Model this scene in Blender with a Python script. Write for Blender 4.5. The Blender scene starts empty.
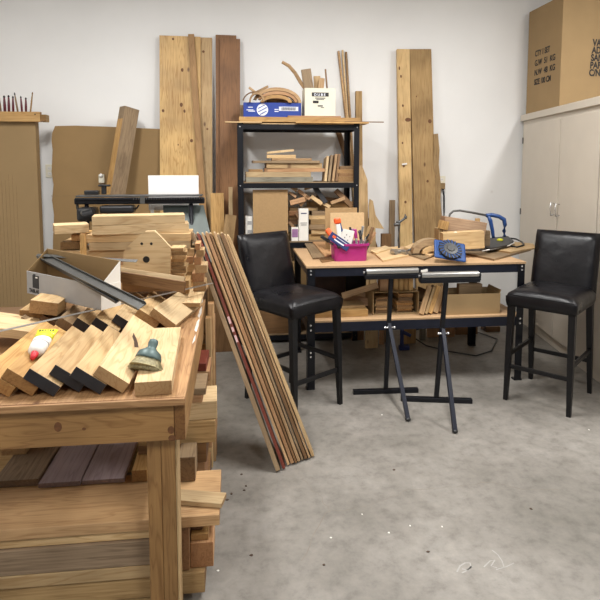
import bpy, bmesh, math, random
from mathutils import Vector as V, Matrix, Euler, noise
random.seed(7)
PI = math.pi
R = math.radians
scene = bpy.context.scene
col = scene.collection

# ------------------------------------------------------------------ camera model (used to turn measured directions into places)
F = 560.; TH = math.atan(66/560.); PH = R(5.1); PY = 215.; H = 1.58
_s, _c = math.sin, math.cos
FW = V((_s(TH)*_c(PH), _c(TH)*_c(PH), -_s(PH)))
RT = V((_c(TH), -_s(TH), 0))
UP = V((_s(TH)*_s(PH), _c(TH)*_s(PH), _c(PH)))
def ray(x, y): return FW + RT*((x-300)/F) + UP*((PY-y)/F)
def aty(x, y, Y):
    d = ray(x, y); t = Y/d.y; return V((d.x*t, Y, H+d.z*t))
def atz(x, y, Z):
    d = ray(x, y); t = (Z-H)/d.z; return V((d.x*t, d.y*t, Z))
def X(x, Y, z=1.0):      # world X of a column x seen at depth Y, height z
    lo = 165-(z-H)*F/Y
    return aty(x, lo, Y).x

cam = bpy.data.cameras.new('camera'); co = bpy.data.objects.new('camera', cam); col.objects.link(co)
cam.sensor_fit = 'HORIZONTAL'; cam.sensor_width = 36; cam.lens = 36*F/600
cam.shift_y = -(300-PY)/600; cam.clip_start = 0.05
co.matrix_world = Matrix(((RT.x, UP.x, -FW.x, 0), (RT.y, UP.y, -FW.y, 0), (RT.z, UP.z, -FW.z, H), (0, 0, 0, 1)))
scene.camera = co

# ------------------------------------------------------------------ materials
def lin(c):
    return tuple(((v/255.)/12.92 if v/255. <= .04045 else ((v/255.+.055)/1.055)**2.4) for v in c)+(1,)
def newmat(name, rough=.6, metal=0.):
    m = bpy.data.materials.new(name); m.use_nodes = True
    nt = m.node_tree; b = nt.nodes['Principled BSDF']
    b.inputs['Roughness'].default_value = rough; b.inputs['Metallic'].default_value = metal
    return m, nt, b
def N(nt, t, **k):
    n = nt.nodes.new(t)
    for a, v in k.items(): setattr(n, a, v)
    return n
def ramp(nt, stops):
    r = N(nt, 'ShaderNodeValToRGB'); e = r.color_ramp.elements
    while len(e) < len(stops): e.new(.5)
    for i, (p, c) in enumerate(stops): e[i].position = p; e[i].color = c
    return r
def mix(nt, a, b, f, mode='MIX'):
    m = N(nt, 'ShaderNodeMix', data_type='RGBA', blend_type=mode)
    for sock, v in ((m.inputs[0], f), (m.inputs[6], a), (m.inputs[7], b)):
        if hasattr(v, 'links'): nt.links.new(v, sock)
        else: sock.default_value = v
    return m.outputs[2]
def wood(name, light, dark, knots=.5, grain=1., rough=.6, var=.22, ring=True):
    m, nt, b = newmat(name, rough); L = nt.links
    tc = N(nt, 'ShaderNodeTexCoord'); oi = N(nt, 'ShaderNodeObjectInfo')
    off = N(nt, 'ShaderNodeVectorMath', operation='SCALE'); off.inputs[0].default_value = (37., 19., 53.)
    L.new(oi.outputs['Random'], off.inputs['Scale'])
    add = N(nt, 'ShaderNodeVectorMath', operation='ADD'); L.new(tc.outputs['Object'], add.inputs[0]); L.new(off.outputs[0], add.inputs[1])
    mp = N(nt, 'ShaderNodeMapping'); mp.inputs['Scale'].default_value = (1.3, 15, 15); L.new(add.outputs[0], mp.inputs[0])
    n1 = N(nt, 'ShaderNodeTexNoise'); n1.inputs['Scale'].default_value = 1.1; n1.inputs['Detail'].default_value = 3; n1.inputs['Distortion'].default_value = .5
    L.new(mp.outputs[0], n1.inputs['Vector'])
    # growth rings: repeated contours of the smooth noise
    mu = N(nt, 'ShaderNodeMath', operation='MULTIPLY'); mu.inputs[1].default_value = 9.; L.new(n1.outputs['Fac'], mu.inputs[0])
    fr = N(nt, 'ShaderNodeMath', operation='PINGPONG'); fr.inputs[1].default_value = .5; L.new(mu.outputs[0], fr.inputs[0])
    m2 = N(nt, 'ShaderNodeMath', operation='MULTIPLY'); m2.inputs[1].default_value = 2.; L.new(fr.outputs[0], m2.inputs[0])
    mp2 = N(nt, 'ShaderNodeMapping'); mp2.inputs['Scale'].default_value = (5, 160, 160); L.new(add.outputs[0], mp2.inputs[0])
    n2 = N(nt, 'ShaderNodeTexNoise'); n2.inputs['Scale'].default_value = 1.; n2.inputs['Detail'].default_value = 2; L.new(mp2.outputs[0], n2.inputs['Vector'])
    r = ramp(nt, [(0., lin(light)), (.55, lin(light)), (1., lin(dark))]); L.new(m2.outputs[0], r.inputs[0])
    r2 = ramp(nt, [(.3, lin(dark)), (.62, lin(light))]); L.new(n2.outputs['Fac'], r2.inputs[0])
    c = mix(nt, r.outputs[0], r2.outputs[0], .38*grain)
    # broad tone changes
    n3 = N(nt, 'ShaderNodeTexNoise'); n3.inputs['Scale'].default_value = 4.; L.new(add.outputs[0], n3.inputs['Vector'])
    r3 = ramp(nt, [(.3, (.72, .69, .66, 1)), (.7, (1.08, 1.07, 1.06, 1))]); L.new(n3.outputs['Fac'], r3.inputs[0])
    c = mix(nt, c, r3.outputs[0], 1., 'MULTIPLY')
    if knots:
        mk = N(nt, 'ShaderNodeMapping'); mk.inputs['Scale'].default_value = (4., 8., .02); L.new(add.outputs[0], mk.inputs[0])
        vo = N(nt, 'ShaderNodeTexVoronoi'); vo.inputs['Scale'].default_value = 1.; L.new(mk.outputs[0], vo.inputs['Vector'])
        rk = ramp(nt, [(0, (1, 1, 1, 1)), (.05, (.8, .8, .8, 1)), (.11, (0, 0, 0, 1))]); L.new(vo.outputs['Distance'], rk.inputs[0])
        sc_ = N(nt, 'ShaderNodeSeparateColor'); L.new(vo.outputs['Color'], sc_.inputs[0])
        g_ = N(nt, 'ShaderNodeMath', operation='LESS_THAN'); g_.inputs[1].default_value = .25+knots*.35; L.new(sc_.outputs[0], g_.inputs[0])
        g2_ = N(nt, 'ShaderNodeMath', operation='MULTIPLY'); L.new(rk.outputs[0], g2_.inputs[0]); L.new(g_.outputs[0], g2_.inputs[1])
        c = mix(nt, c, lin((98, 62, 34)), g2_.outputs[0])
    # per piece tone
    mr = N(nt, 'ShaderNodeMapRange'); mr.inputs[3].default_value = 1-var; mr.inputs[4].default_value = 1+var*.45; L.new(oi.outputs['Random'], mr.inputs[0])
    cc = N(nt, 'ShaderNodeCombineColor')
    for i in range(3): L.new(mr.outputs[0], cc.inputs[i])
    c = mix(nt, c, cc.outputs[0], 1., 'MULTIPLY')
    # end grain
    sx = N(nt, 'ShaderNodeSeparateXYZ'); L.new(tc.outputs['Normal'], sx.inputs[0])
    ab = N(nt, 'ShaderNodeMath', operation='ABSOLUTE'); L.new(sx.outputs[0], ab.inputs[0])
    gt = N(nt, 'ShaderNodeMath', operation='GREATER_THAN'); gt.inputs[1].default_value = .85; L.new(ab.outputs[0], gt.inputs[0])
    eg = mix(nt, c, (.6, .5, .4, 1), 1., 'MULTIPLY')
    c = mix(nt, c, eg, gt.outputs[0])
    L.new(c, b.inputs['Base Color'])
    bp = N(nt, 'ShaderNodeBump'); bp.inputs['Strength'].default_value = .18; bp.inputs['Distance'].default_value = .002
    L.new(n2.outputs['Fac'], bp.inputs['Height']); L.new(bp.outputs[0], b.inputs['Normal'])
    return m
def plain(name, c, rough=.5, metal=0., nz=.12, scale=20., spec=None):
    m, nt, b = newmat(name, rough, metal)
    tc = N(nt, 'ShaderNodeTexCoord'); n = N(nt, 'ShaderNodeTexNoise'); n.inputs['Scale'].default_value = scale; n.inputs['Detail'].default_value = 4
    nt.links.new(tc.outputs['Object'], n.inputs['Vector'])
    a = lin(c); lo = tuple(v*(1-nz) for v in a[:3])+(1,); hi = tuple(min(1, v*(1+nz)) for v in a[:3])+(1,)
    r = ramp(nt, [(.3, lo), (.7, hi)]); nt.links.new(n.outputs['Fac'], r.inputs[0]); nt.links.new(r.outputs[0], b.inputs['Base Color'])
    if spec is not None: b.inputs['Specular IOR Level'].default_value = spec
    return m
PINE = wood('pine', (208, 178, 132), (180, 144, 96), .42)
PINEL = wood('pale_pine', (212, 186, 144), (188, 156, 112), .3, .8)
GOLD = wood('golden_pine', (206, 166, 106), (172, 126, 70), .5)
GOLDW = wood('wide_golden_pine', (212, 176, 116), (176, 132, 72), .9, 1, .5, .04)
KNOTY = wood('tall_knotty_plank', (216, 184, 130), (188, 150, 96), .5, 1, .6, .03)
KNOT = wood('knotty_pale_plank', (206, 168, 122), (176, 136, 92), .9, 1, .6, .04)
ROUGH = wood('rough_sawn', (188, 156, 108), (152, 120, 76), .4, 1.6, .8)
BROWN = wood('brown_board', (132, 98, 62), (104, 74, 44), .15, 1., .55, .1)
CEDAR = wood('reddish_cedar', (196, 154, 112), (168, 122, 82), .3)
WEATH = wood('weathered_board', (160, 138, 112), (124, 104, 82), .3, 1.4, .8)
DARKW = wood('dark_stained_board', (176, 160, 164), (146, 130, 134), .0, .8, .55)
TAN = wood('tan_trim', (194, 160, 118), (164, 128, 88), .0, .6)
BENCH = wood('worn_bench_plywood', (182, 142, 98), (142, 102, 64), .1, 1.5, .65, .03)
BAPR = wood('bench_lumber', (160, 122, 74), (130, 92, 50), .7, 1., .6, .06)
GREYW = wood('grey_wood', (150, 146, 130), (122, 116, 98), 0, .8, .7)
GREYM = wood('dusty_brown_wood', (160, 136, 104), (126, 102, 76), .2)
MDF = plain('fibreboard', (166, 134, 92), .75, nz=.06, scale=60)
MDFL = plain('pale_fibreboard', (204, 172, 128), .75, nz=.06, scale=60)
OSB = plain('particle_board_top', (186, 152, 114), .65, nz=.1, scale=90)
CARD = plain('cardboard', (142, 114, 74), .8, nz=.05, scale=5)
CARDL = plain('pale_cardboard', (158, 131, 92), .8, nz=.05, scale=5)
CREASE = plain('panel_crease', (132, 107, 72), .75)
TANP = plain('tan_panel', (142, 117, 80), .75, nz=.05, scale=3)
GREYCB = plain('grey_box_card', (162, 160, 158), .7, nz=.04)
WHITEC = plain('white_card', (232, 228, 220), .6, nz=.02)
CREAM = plain('cream_card', (228, 222, 202), .6, nz=.02)
BLACKM = plain('black_painted_steel', (15, 16, 22), .42, 0, nz=.2, spec=.35)
NAVYM = plain('navy_painted_steel', (24, 27, 40), .42, 0, nz=.12, spec=.35)
BLACKP = plain('black_end_paint', (34, 33, 36), .55, nz=.3)
BLACK = plain('black_plastic', (22, 22, 24), .45)
DARKG = plain('dark_grey_metal', (88, 88, 88), .4, .6)
STEEL = plain('brushed_steel', (190, 188, 184), .28, .9, nz=.05, scale=60)
CHROME = plain('bright_bolt', (225, 225, 225), .25, .8)
STRIP = plain('grey_metal_strip', (92, 91, 88), .45, .5, nz=.1)
PINK = plain('pink_plastic', (168, 42, 120), .35, nz=.05)
BLUE = plain('blue_plastic', (36, 70, 126), .35, nz=.06)
BLUEC = plain('blue_card', (34, 62, 148), .45, nz=.08)
NAVY = plain('navy_card', (34, 44, 96), .5)
ORANGE = plain('orange_plastic', (236, 92, 36), .4)
RED = plain('red_plastic', (206, 44, 56), .4)
REDM = plain('red_laminate', (112, 50, 36), .5, nz=.15)
YEL = plain('yellow_label', (206, 204, 40), .4)
WHITE = plain('white_plastic', (238, 236, 232), .35, nz=.02)
TEAL = plain('teal_metal', (84, 102, 100), .45, .2)
BRIST = plain('wire_bristle', (150, 140, 104), .6, nz=.4, scale=120)
PAPER = plain('crumpled_kraft', (176, 138, 90), .8, nz=.2, scale=12)
MAROON = plain('maroon_lacquer', (92, 24, 36), .3)
GRN = plain('grey_green_panel', (92, 100, 96), .5, nz=.06)
PURP = plain('mauve_label', (150, 110, 150), .5)
INK = plain('black_ink', (40, 36, 34), .6)
LWHITE = plain('white_ink', (225, 228, 238), .5)
CABW = plain('cabinet_paint', (200, 190, 175), .45, nz=.03, scale=4)
STAIN = plain('dark_stain', (70, 50, 36), .6, nz=.3)
PAINTW = plain('dried_white_paint', (205, 198, 188), .7, nz=.2)
PINKSPLASH = plain('pale_pink_paint', (226, 190, 190), .6)

def leather():
    m, nt, b = newmat('black_leather', .36); L = nt.links; b.inputs['Specular IOR Level'].default_value = .32
    tc = N(nt, 'ShaderNodeTexCoord')
    n = N(nt, 'ShaderNodeTexNoise'); n.inputs['Scale'].default_value = 6; n.inputs['Detail'].default_value = 6; L.new(tc.outputs['Object'], n.inputs['Vector'])
    r = ramp(nt, [(.35, lin((10, 9, 13))), (.75, lin((20, 17, 20)))]); L.new(n.outputs['Fac'], r.inputs[0]); L.new(r.outputs[0], b.inputs['Base Color'])
    rr = ramp(nt, [(.3, (.24, .24, .24, 1)), (.7, (.42, .42, .42, 1))]); L.new(n.outputs['Fac'], rr.inputs[0]); L.new(rr.outputs[0], b.inputs['Roughness'])
    v = N(nt, 'ShaderNodeTexVoronoi'); v.inputs['Scale'].default_value = 260; L.new(tc.outputs['Object'], v.inputs['Vector'])
    n4 = N(nt, 'ShaderNodeTexNoise'); n4.inputs['Scale'].default_value = 11; L.new(tc.outputs['Object'], n4.inputs['Vector'])
    bp = N(nt, 'ShaderNodeBump'); bp.inputs['Strength'].default_value = .25; bp.inputs['Distance'].default_value = .001; L.new(v.outputs['Distance'], bp.inputs['Height'])
    b2 = N(nt, 'ShaderNodeBump'); b2.inputs['Strength'].default_value = .5; b2.inputs['Distance'].default_value = .008; L.new(n4.outputs['Fac'], b2.inputs['Height']); L.new(bp.outputs[0], b2.inputs['Normal'])
    L.new(b2.outputs[0], b.inputs['Normal'])
    return m
LEATH = leather()
LEGW = plain('black_lacquered_wood', (12, 11, 13), .42, nz=.2, spec=.35)

def wallmat():
    m, nt, b = newmat('painted_wall', .7); L = nt.links
    tc = N(nt, 'ShaderNodeTexCoord'); n = N(nt, 'ShaderNodeTexNoise'); n.inputs['Scale'].default_value = .9; n.inputs['Detail'].default_value = 5; L.new(tc.outputs['Object'], n.inputs['Vector'])
    r = ramp(nt, [(.3, lin((229, 228, 226))), (.7, lin((240, 239, 237)))]); L.new(n.outputs['Fac'], r.inputs[0])
    v = N(nt, 'ShaderNodeTexVoronoi'); v.inputs['Scale'].default_value = 1.7; L.new(tc.outputs['Object'], v.inputs['Vector'])
    rv = ramp(nt, [(0, (.86, .84, .82, 1)), (.035, (1, 1, 1, 1))]); L.new(v.outputs['Distance'], rv.inputs[0])
    L.new(mix(nt, r.outputs[0], rv.outputs[0], 1., 'MULTIPLY'), b.inputs['Base Color'])
    n2 = N(nt, 'ShaderNodeTexNoise'); n2.inputs['Scale'].default_value = 60; L.new(tc.outputs['Object'], n2.inputs['Vector'])
    bp = N(nt, 'ShaderNodeBump'); bp.inputs['Strength'].default_value = .1; bp.inputs['Distance'].default_value = .003; L.new(n2.outputs['Fac'], bp.inputs['Height']); L.new(bp.outputs[0], b.inputs['Normal'])
    return m
WALL = wallmat()
def floormat():
    m, nt, b = newmat('concrete', .55); L = nt.links
    tc = N(nt, 'ShaderNodeTexCoord')
    n = N(nt, 'ShaderNodeTexNoise'); n.inputs['Scale'].default_value = 1.6; n.inputs['Detail'].default_value = 9; n.inputs['Roughness'].default_value = .62; n.inputs['Distortion'].default_value = .25
    L.new(tc.outputs['Object'], n.inputs['Vector'])
    r = ramp(nt, [(.3, lin((116, 112, 105))), (.5, lin((132, 127, 120))), (.7, lin((150, 145, 138)))]); L.new(n.outputs['Fac'], r.inputs[0])
    n2 = N(nt, 'ShaderNodeTexNoise'); n2.inputs['Scale'].default_value = 14; n2.inputs['Detail'].default_value = 8; n2.inputs['Roughness'].default_value = .7; L.new(tc.outputs['Object'], n2.inputs['Vector'])
    r2 = ramp(nt, [(.34, (.74, .73, .72, 1)), (.48, (.96, .96, .96, 1)), (.66, (1.14, 1.13, 1.12, 1))]); L.new(n2.outputs['Fac'], r2.inputs[0])
    c = mix(nt, r.outputs[0], r2.outputs[0], 1., 'MULTIPLY')
    n5 = N(nt, 'ShaderNodeTexNoise'); n5.inputs['Scale'].default_value = 3.4; n5.inputs['Detail'].default_value = 3; L.new(tc.outputs['Object'], n5.inputs['Vector'])
    r5 = ramp(nt, [(.62, (0, 0, 0, 1)), (.74, (.22, .22, .22, 1))]); L.new(n5.outputs['Fac'], r5.inputs[0])
    c = mix(nt, c, lin((172, 168, 162)), r5.outputs[0])
    L.new(c, b.inputs['Base Color'])
    rr = ramp(nt, [(.3, (.42, .42, .42, 1)), (.7, (.62, .62, .62, 1))]); L.new(n.outputs['Fac'], rr.inputs[0]); L.new(rr.outputs[0], b.inputs['Roughness'])
    bp = N(nt, 'ShaderNodeBump'); bp.inputs['Strength'].default_value = .15; bp.inputs['Distance'].default_value = .004; L.new(n2.outputs['Fac'], bp.inputs['Height']); L.new(bp.outputs[0], b.inputs['Normal'])
    return m
FLOOR = floormat()

# ------------------------------------------------------------------ mesh builder
def frame(x, n):
    """rotation with local X along x and local Z near n"""
    x = V(x).normalized(); n = V(n); y = n.cross(x).normalized(); z = x.cross(y).normalized()
    return Matrix((x, y, z)).transposed()
class MB:
    def __init__(s): s.bm = bmesh.new()
    def box(s, c, size, rot=None, bev=0.):
        t = bmesh.new(); bmesh.ops.create_cube(t, size=1)
        for v in t.verts: v.co = V((v.co.x*size[0], v.co.y*size[1], v.co.z*size[2]))
        if bev: bmesh.ops.bevel(t, geom=t.edges[:]+t.verts[:], offset=bev, segments=2, profile=.5, affect='EDGES')
        M = (rot.to_matrix() if isinstance(rot, Euler) else rot) if rot is not None else Matrix.Identity(3)
        for v in t.verts: v.co = M @ v.co + V(c)
        s.merge(t); return s
    def merge(s, t):
        me = bpy.data.meshes.new('t'); t.to_mesh(me); t.free(); s.bm.from_mesh(me); bpy.data.meshes.remove(me)
    def cyl(s, a, b, r1, r2=None, seg=16):
        r2 = r1 if r2 is None else r2; a, b = V(a), V(b); d = b-a
        t = bmesh.new(); bmesh.ops.create_cone(t, cap_ends=True, segments=seg, radius1=r1, radius2=r2, depth=d.length)
        M = d.to_track_quat('Z', 'Y').to_matrix()
        for v in t.verts: v.co = M @ v.co + (a+b)/2
        s.merge(t); return s
    def sph(s, c, r, sc=(1, 1, 1), seg=12):
        t = bmesh.new(); bmesh.ops.create_uvsphere(t, u_segments=seg, v_segments=seg//2+2, radius=r)
        for v in t.verts: v.co = V((v.co.x*sc[0], v.co.y*sc[1], v.co.z*sc[2]))+V(c)
        s.merge(t); return s
    def tube(s, pts, r, seg=8):
        pts = [V(p) for p in pts]; rings = []
        for i, p in enumerate(pts):
            d = (pts[min(i+1, len(pts)-1)]-pts[max(i-1, 0)]).normalized()
            M = d.to_track_quat('Z', 'Y').to_matrix(); rr = r[i] if isinstance(r, (list, tuple)) else r
            rings.append([s.bm.verts.new(p+M @ V((rr*_c(2*PI*k/seg), rr*_s(2*PI*k/seg), 0))) for k in range(seg)])
        for a, b in zip(rings, rings[1:]):
            for k in range(seg): s.bm.faces.new((a[k], a[(k+1) % seg], b[(k+1) % seg], b[k]))
        s.bm.faces.new(rings[0][::-1]); s.bm.faces.new(rings[-1]); return s
    def prism(s, pts, vec):
        """closed polygon pts (3D) extruded along vec"""
        vec = V(vec); a = [s.bm.verts.new(V(p)) for p in pts]; b = [s.bm.verts.new(V(p)+vec) for p in pts]
        s.bm.faces.new(a); s.bm.faces.new(b[::-1]); n = len(pts)
        for i in range(n): s.bm.faces.new((a[i], b[i], b[(i+1) % n], a[(i+1) % n]))
        bmesh.ops.recalc_face_normals(s.bm, faces=s.bm.faces[:]); return s
    def lathe(s, a, b, prof, seg=20):
        a, b = V(a), V(b); d = b-a; M = d.to_track_quat('Z', 'Y').to_matrix(); rings = []
        for t, r in prof:
            rings.append([s.bm.verts.new(a+d*t+M @ V((r*_c(2*PI*k/seg), r*_s(2*PI*k/seg), 0))) for k in range(seg)])
        for p, q in zip(rings, rings[1:]):
            for k in range(seg): s.bm.faces.new((p[k], p[(k+1) % seg], q[(k+1) % seg], q[k]))
        s.bm.faces.new(rings[0][::-1]); s.bm.faces.new(rings[-1]); return s
    def build(s, name, mat, parent=None, smooth=False, M=None):
        bmesh.ops.recalc_face_normals(s.bm, faces=s.bm.faces[:])
        me = bpy.data.meshes.new(name); s.bm.to_mesh(me); s.bm.free(); me.materials.append(mat)
        if smooth:
            for p in me.polygons: p.use_smooth = True
        o = bpy.data.objects.new(name, me); col.objects.link(o)
        if parent: o.parent = parent
        if M is not None: o.matrix_local = M
        return o
def tag(o, label, cat, group=None, kind=None):
    if label: o['label'] = label
    if cat: o['category'] = cat
    if group: o['group'] = group
    if kind: o['kind'] = kind
    return o
def thing(name, label, cat, loc=(0, 0, 0), rz=0., group=None):
    o = bpy.data.objects.new(name, None); col.objects.link(o); o.empty_display_size = .1
    o.location = loc; o.rotation_euler = (0, 0, rz); return tag(o, label, cat, group)
def mat4(Rm, c): 
    M = Rm.to_4x4(); M.translation = V(c); return M
def slab(name, label, cat, group, mat, c, size, rot=None, bev=.0015, parent=None):
    """rectangular piece centre c, size along rot's axes; own local X is its longest side"""
    Rm = (rot.to_matrix() if isinstance(rot, Euler) else rot) if rot is not None else Matrix.Identity(3)
    ax = [Rm.col[i].copy() for i in range(3)]; order = sorted(range(3), key=lambda i: -size[i])
    x, y = ax[order[0]], ax[order[1]]; z = x.cross(y)
    Q = Matrix((x, y, z)).transposed()
    m = MB(); m.box((0, 0, 0), [size[i] for i in order], None, min(bev, min(size)*.3))
    o = m.build(name, mat, parent, M=mat4(Q, c)); tag(o, label, cat, group); return o
def bxp(x0, x1, z0, z1, Y, depth):
    """front face spans columns x0..x1 at depth Y between heights z0..z1"""
    zm = (z0+z1)/2; a, b = X(x0, Y, zm), X(x1, Y, zm)
    return V(((a+b)/2, Y+depth/2, zm)), (b-a, depth, z1-z0)
def fb(name, label, cat, group, mat, x0, y0, x1, y1, Y, depth, roll=0., yaw=0., pitch=0.):
    a = aty(x0, y0, Y); b = aty(x1, y1, Y)
    c = (a+b)/2; size = (abs(b.x-a.x), depth, abs(b.z-a.z))
    Rm = Euler((R(pitch), R(roll), R(yaw))).to_matrix()
    return slab(name, label, cat, group, mat, c+Rm @ V((0, depth/2, 0)), size, Rm)
def stick(name, label, cat, group, mat, a, b, w, t, n=(0, -1, 0)):
    """bar whose visible face centre line runs a->b; n is the outward normal of that face"""
    a, b = V(a), V(b); Q = frame(b-a, n)
    m = MB(); m.box((0, 0, 0), ((b-a).length, w, t), None, min(.0015, t*.3))
    return tag(m.build(name, mat, M=mat4(Q, (a+b)/2-Q.col[2]*t/2)), label, cat, group)
def lean(name, label, cat, group, mat, xt, yt, x2, y2, w, t, Yt=5.38, Yb=5.15, zb=0.):
    """board leaning on the back wall: face centre passes (xt,yt) at its top and (x2,y2) lower down"""
    T = aty(xt, yt, Yt-t); Yq = Yt-t
    for _ in range(4):
        P = aty(x2, y2, Yq); f = (T.z-P.z)/(T.z-zb); Yq = (Yt-t)+(Yb-Yt)*f
    P = aty(x2, y2, Yq); f = (T.z-P.z)/(T.z-zb)
    B = V((T.x+(P.x-T.x)/f, Yb-t, zb))
    n = (B-T).cross(V((1, 0, 0))); 
    if n.y > 0: n = -n
    d = (T-B).normalized(); B = B+V((0, 0, abs(d.x)*w/2+.001))
    return stick(name, label, cat, group, mat, B, T, w, t, n)
def text(s, size, mat, parent, M, name='lettering', depth=.0006, sx=1., bold=0.):
    cu = bpy.data.curves.new('t', 'FONT'); cu.body = s; cu.size = size; cu.extrude = depth; cu.offset = bold
    cu.align_x = 'LEFT'; cu.space_line = .95
    o = bpy.data.objects.new('t', cu); col.objects.link(o)
    dg = bpy.context.evaluated_depsgraph_get(); me = bpy.data.meshes.new_from_object(o.evaluated_get(dg))
    bpy.data.objects.remove(o); bpy.data.curves.remove(cu)
    for v in me.vertices: v.co.x *= sx
    me.materials.clear(); me.materials.append(mat)
    q = bpy.data.objects.new(name, me); col.objects.link(q); q.parent = parent; q.matrix_local = M
    return q
ORD = ['lowest', 'second from the bottom', 'third from the bottom', 'fourth from the bottom', 'fifth from the bottom', 'sixth from the bottom', 'seventh from the bottom', 'eighth from the bottom', 'ninth from the bottom', 'tenth from the bottom', 'eleventh from the bottom']

# ------------------------------------------------------------------ the room
WY = 5.4
def struct(name, c, size, mat):
    o = MB().box(c, size).build(name, mat); o['kind'] = 'structure'; return o
struct('floor', (.5, 1.4, -.05), (7.2, 8.2, .1), FLOOR)
struct('wall_back', (.5, WY+.05, 1.75), (7.2, .1, 3.5), WALL)
CEIL = plain('ceiling_paint', (170, 168, 165), .8)
struct('wall_left', (-2.95, 1.4, 1.75), (.1, 7.9, 3.5), WALL)
struct('wall_right', (3.95, 1.4, 1.75), (.1, 7.9, 3.5), WALL)
struct('ceiling', (.5, 1.4, 3.55), (7.2, 8.2, .1), CEIL)
struct('wall_front', (.5, -2.65, 3.15), (7.2, .1, .7), WALL)          # header over the open garage door
# hairline cracks in the slab
def crack(pts, w=.004):
    m = MB()
    P = []
    for (a, b) in zip(pts, pts[1:]):
        a, b = atz(*a, 0), atz(*b, 0); n = 7
        for i in range(n): P.append(a.lerp(b, i/n)+V((random.uniform(-.008, .008), random.uniform(-.008, .008), 0)))
    P.append(b)
    L_, R_ = [], []
    for i, p in enumerate(P):
        d = (P[min(i+1, len(P)-1)]-P[max(0, i-1)]).normalized(); q = V((-d.y, d.x, 0))*w*random.uniform(.2, .6)
        L_.append(m.bm.verts.new(p+q+V((0, 0, .0006)))); R_.append(m.bm.verts.new(p-q+V((0, 0, .0006))))
    for i in range(len(P)-1): m.bm.faces.new((L_[i], R_[i], R_[i+1], L_[i+1]))
    o = m.build('floor_crack', CRK); o['kind'] = 'structure'
CRK = plain('crack_dirt', (132, 124, 114), .8)
crack([(302, 560), (327, 512), (362, 507), (385, 500), (408, 490), (440, 489), (490, 482), (520, 489), (560, 490)])
CHALK = plain('chalk', (168, 165, 160), .9)
def mark(pts, w=.006):
    m = MB(); P = [atz(*q_, 0) for q_ in pts]; A_, B_ = [], []
    for i, p in enumerate(P):
        d = (P[min(i+1, len(P)-1)]-P[max(0, i-1)]).normalized(); q = V((-d.y, d.x, 0))*w/2
        A_.append(m.bm.verts.new(p+q+V((0, 0, .0005)))); B_.append(m.bm.verts.new(p-q+V((0, 0, .0005))))
    for i in range(len(P)-1): m.bm.faces.new((A_[i], B_[i], B_[i+1], A_[i+1]))
    o = m.build('floor_mark', CHALK); o['kind'] = 'structure'
mark([(457, 572), (460, 566), (465, 563), (470, 563), (471, 567), (466, 571), (462, 573)])
mark([(462, 569), (468, 570), (472, 566)]); mark([(484, 567), (490, 561), (495, 560), (491, 566), (497, 568)], .005)
mark([(492, 550), (498, 555), (502, 561), (504, 567), (496, 570)], .004); mark([(500, 569), (508, 566), (514, 563)], .004)
crack([(302, 480), (318, 494), (329, 510)], .003)

# ceiling lights (real fixtures, above the frame)
EM, nt_, b_ = newmat('lamp_diffuser', .5); b_.inputs['Emission Color'].default_value = (1, .98, .95, 1); b_.inputs['Emission Strength'].default_value = 6
b_.inputs['Base Color'].default_value = (1, 1, 1, 1)
def ceiling_lamp(x, y, power, label, along='y'):
    t = thing('ceiling_light', label, 'ceiling light', (x, y, 3.5), 0 if along == 'y' else PI/2, 'fluorescent fixtures on the ceiling')
    MB().box((0, 0, -.03), (.3, 1.25, .06), None, .01).build('housing', WHITE, t)
    MB().box((0, 0, -.068), (.24, 1.2, .015), None, .005).build('diffuser', EM, t)
    l = bpy.data.lights.new('tube_light', 'AREA'); l.shape = 'RECTANGLE'; l.size = .3; l.size_y = 1.2; l.energy = power; l.color = (1, .99, .97); l.energy *= 1.35
    lo = bpy.data.objects.new('tube_light', l); col.objects.link(lo); lo.parent = t; lo.location = (0, 0, -.085)
ceiling_lamp(3.1, 2.6, 74, 'long ceiling light nearest the right wall')
ceiling_lamp(1.0, 2.9, 92, 'long ceiling light over the middle of the floor')
ceiling_lamp(-1.1, 2.9, 84, 'long ceiling light above the lumber bench')
ceiling_lamp(1.0, -.6, 60, 'long ceiling light in the middle near the garage opening')
ceiling_lamp(-1.1, -.6, 60, 'long ceiling light on the left near the garage opening')

# wall sockets
def socket(x, y, label, n=2):
    p = aty(x, y, WY); t = thing('wall_outlet', label, 'outlet', (p.x, WY, p.z))
    MB().box((0, -.004, 0), (.075, .008, .12), None, .002).build('face_plate', CREAM, t)
    for k in (-1, 1):
        f = MB().box((0, -.009, k*.025), (.034, .003, .03), None, .001).build('receptacle', WHITEC, t)
        MB().box((-.006, -.002, 0), (.002, .002, .008)).box((.006, -.002, 0), (.002, .002, .008)).build('slot', BLACK, f, M=Matrix.Translation((0, -.009, k*.025)))
    return t
socket(50, 171, 'cream outlet plate on the wall left of the big cardboard sheet')
s2 = socket(441.5, 182, 'cream outlet plate on the wall right of the bark-edged board')
def cord(name, label, cat, pts, r, mat=BLACK):
    return tag(MB().tube(pts, r).build(name, mat, smooth=True), label, cat)
pp = aty(442, 186, 5.37)
pl = thing('power_plug', 'tan adapter plug in the outlet by the bark-edged board', 'plug', pp)
MB().box((0, 0, 0), (.05, .05, .06), None, .006).build('plug_body', TANP, pl)
cp = [aty(x, y, 5.36) for x, y in ((443, 189), (444, 196), (444, 210), (443.5, 228), (443, 245), (442, 262))]
cp += [V((cp[-1].x-.02, 5.3, .4)), V((cp[-1].x-.1, 5.2, .02))]+[V((cp[-1].x-.5, 5.0, .01))]
cord('hanging_cable', 'dark blue cord hanging from the outlet by the bark-edged board', 'cord', cp, .009, NAVYM)

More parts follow.
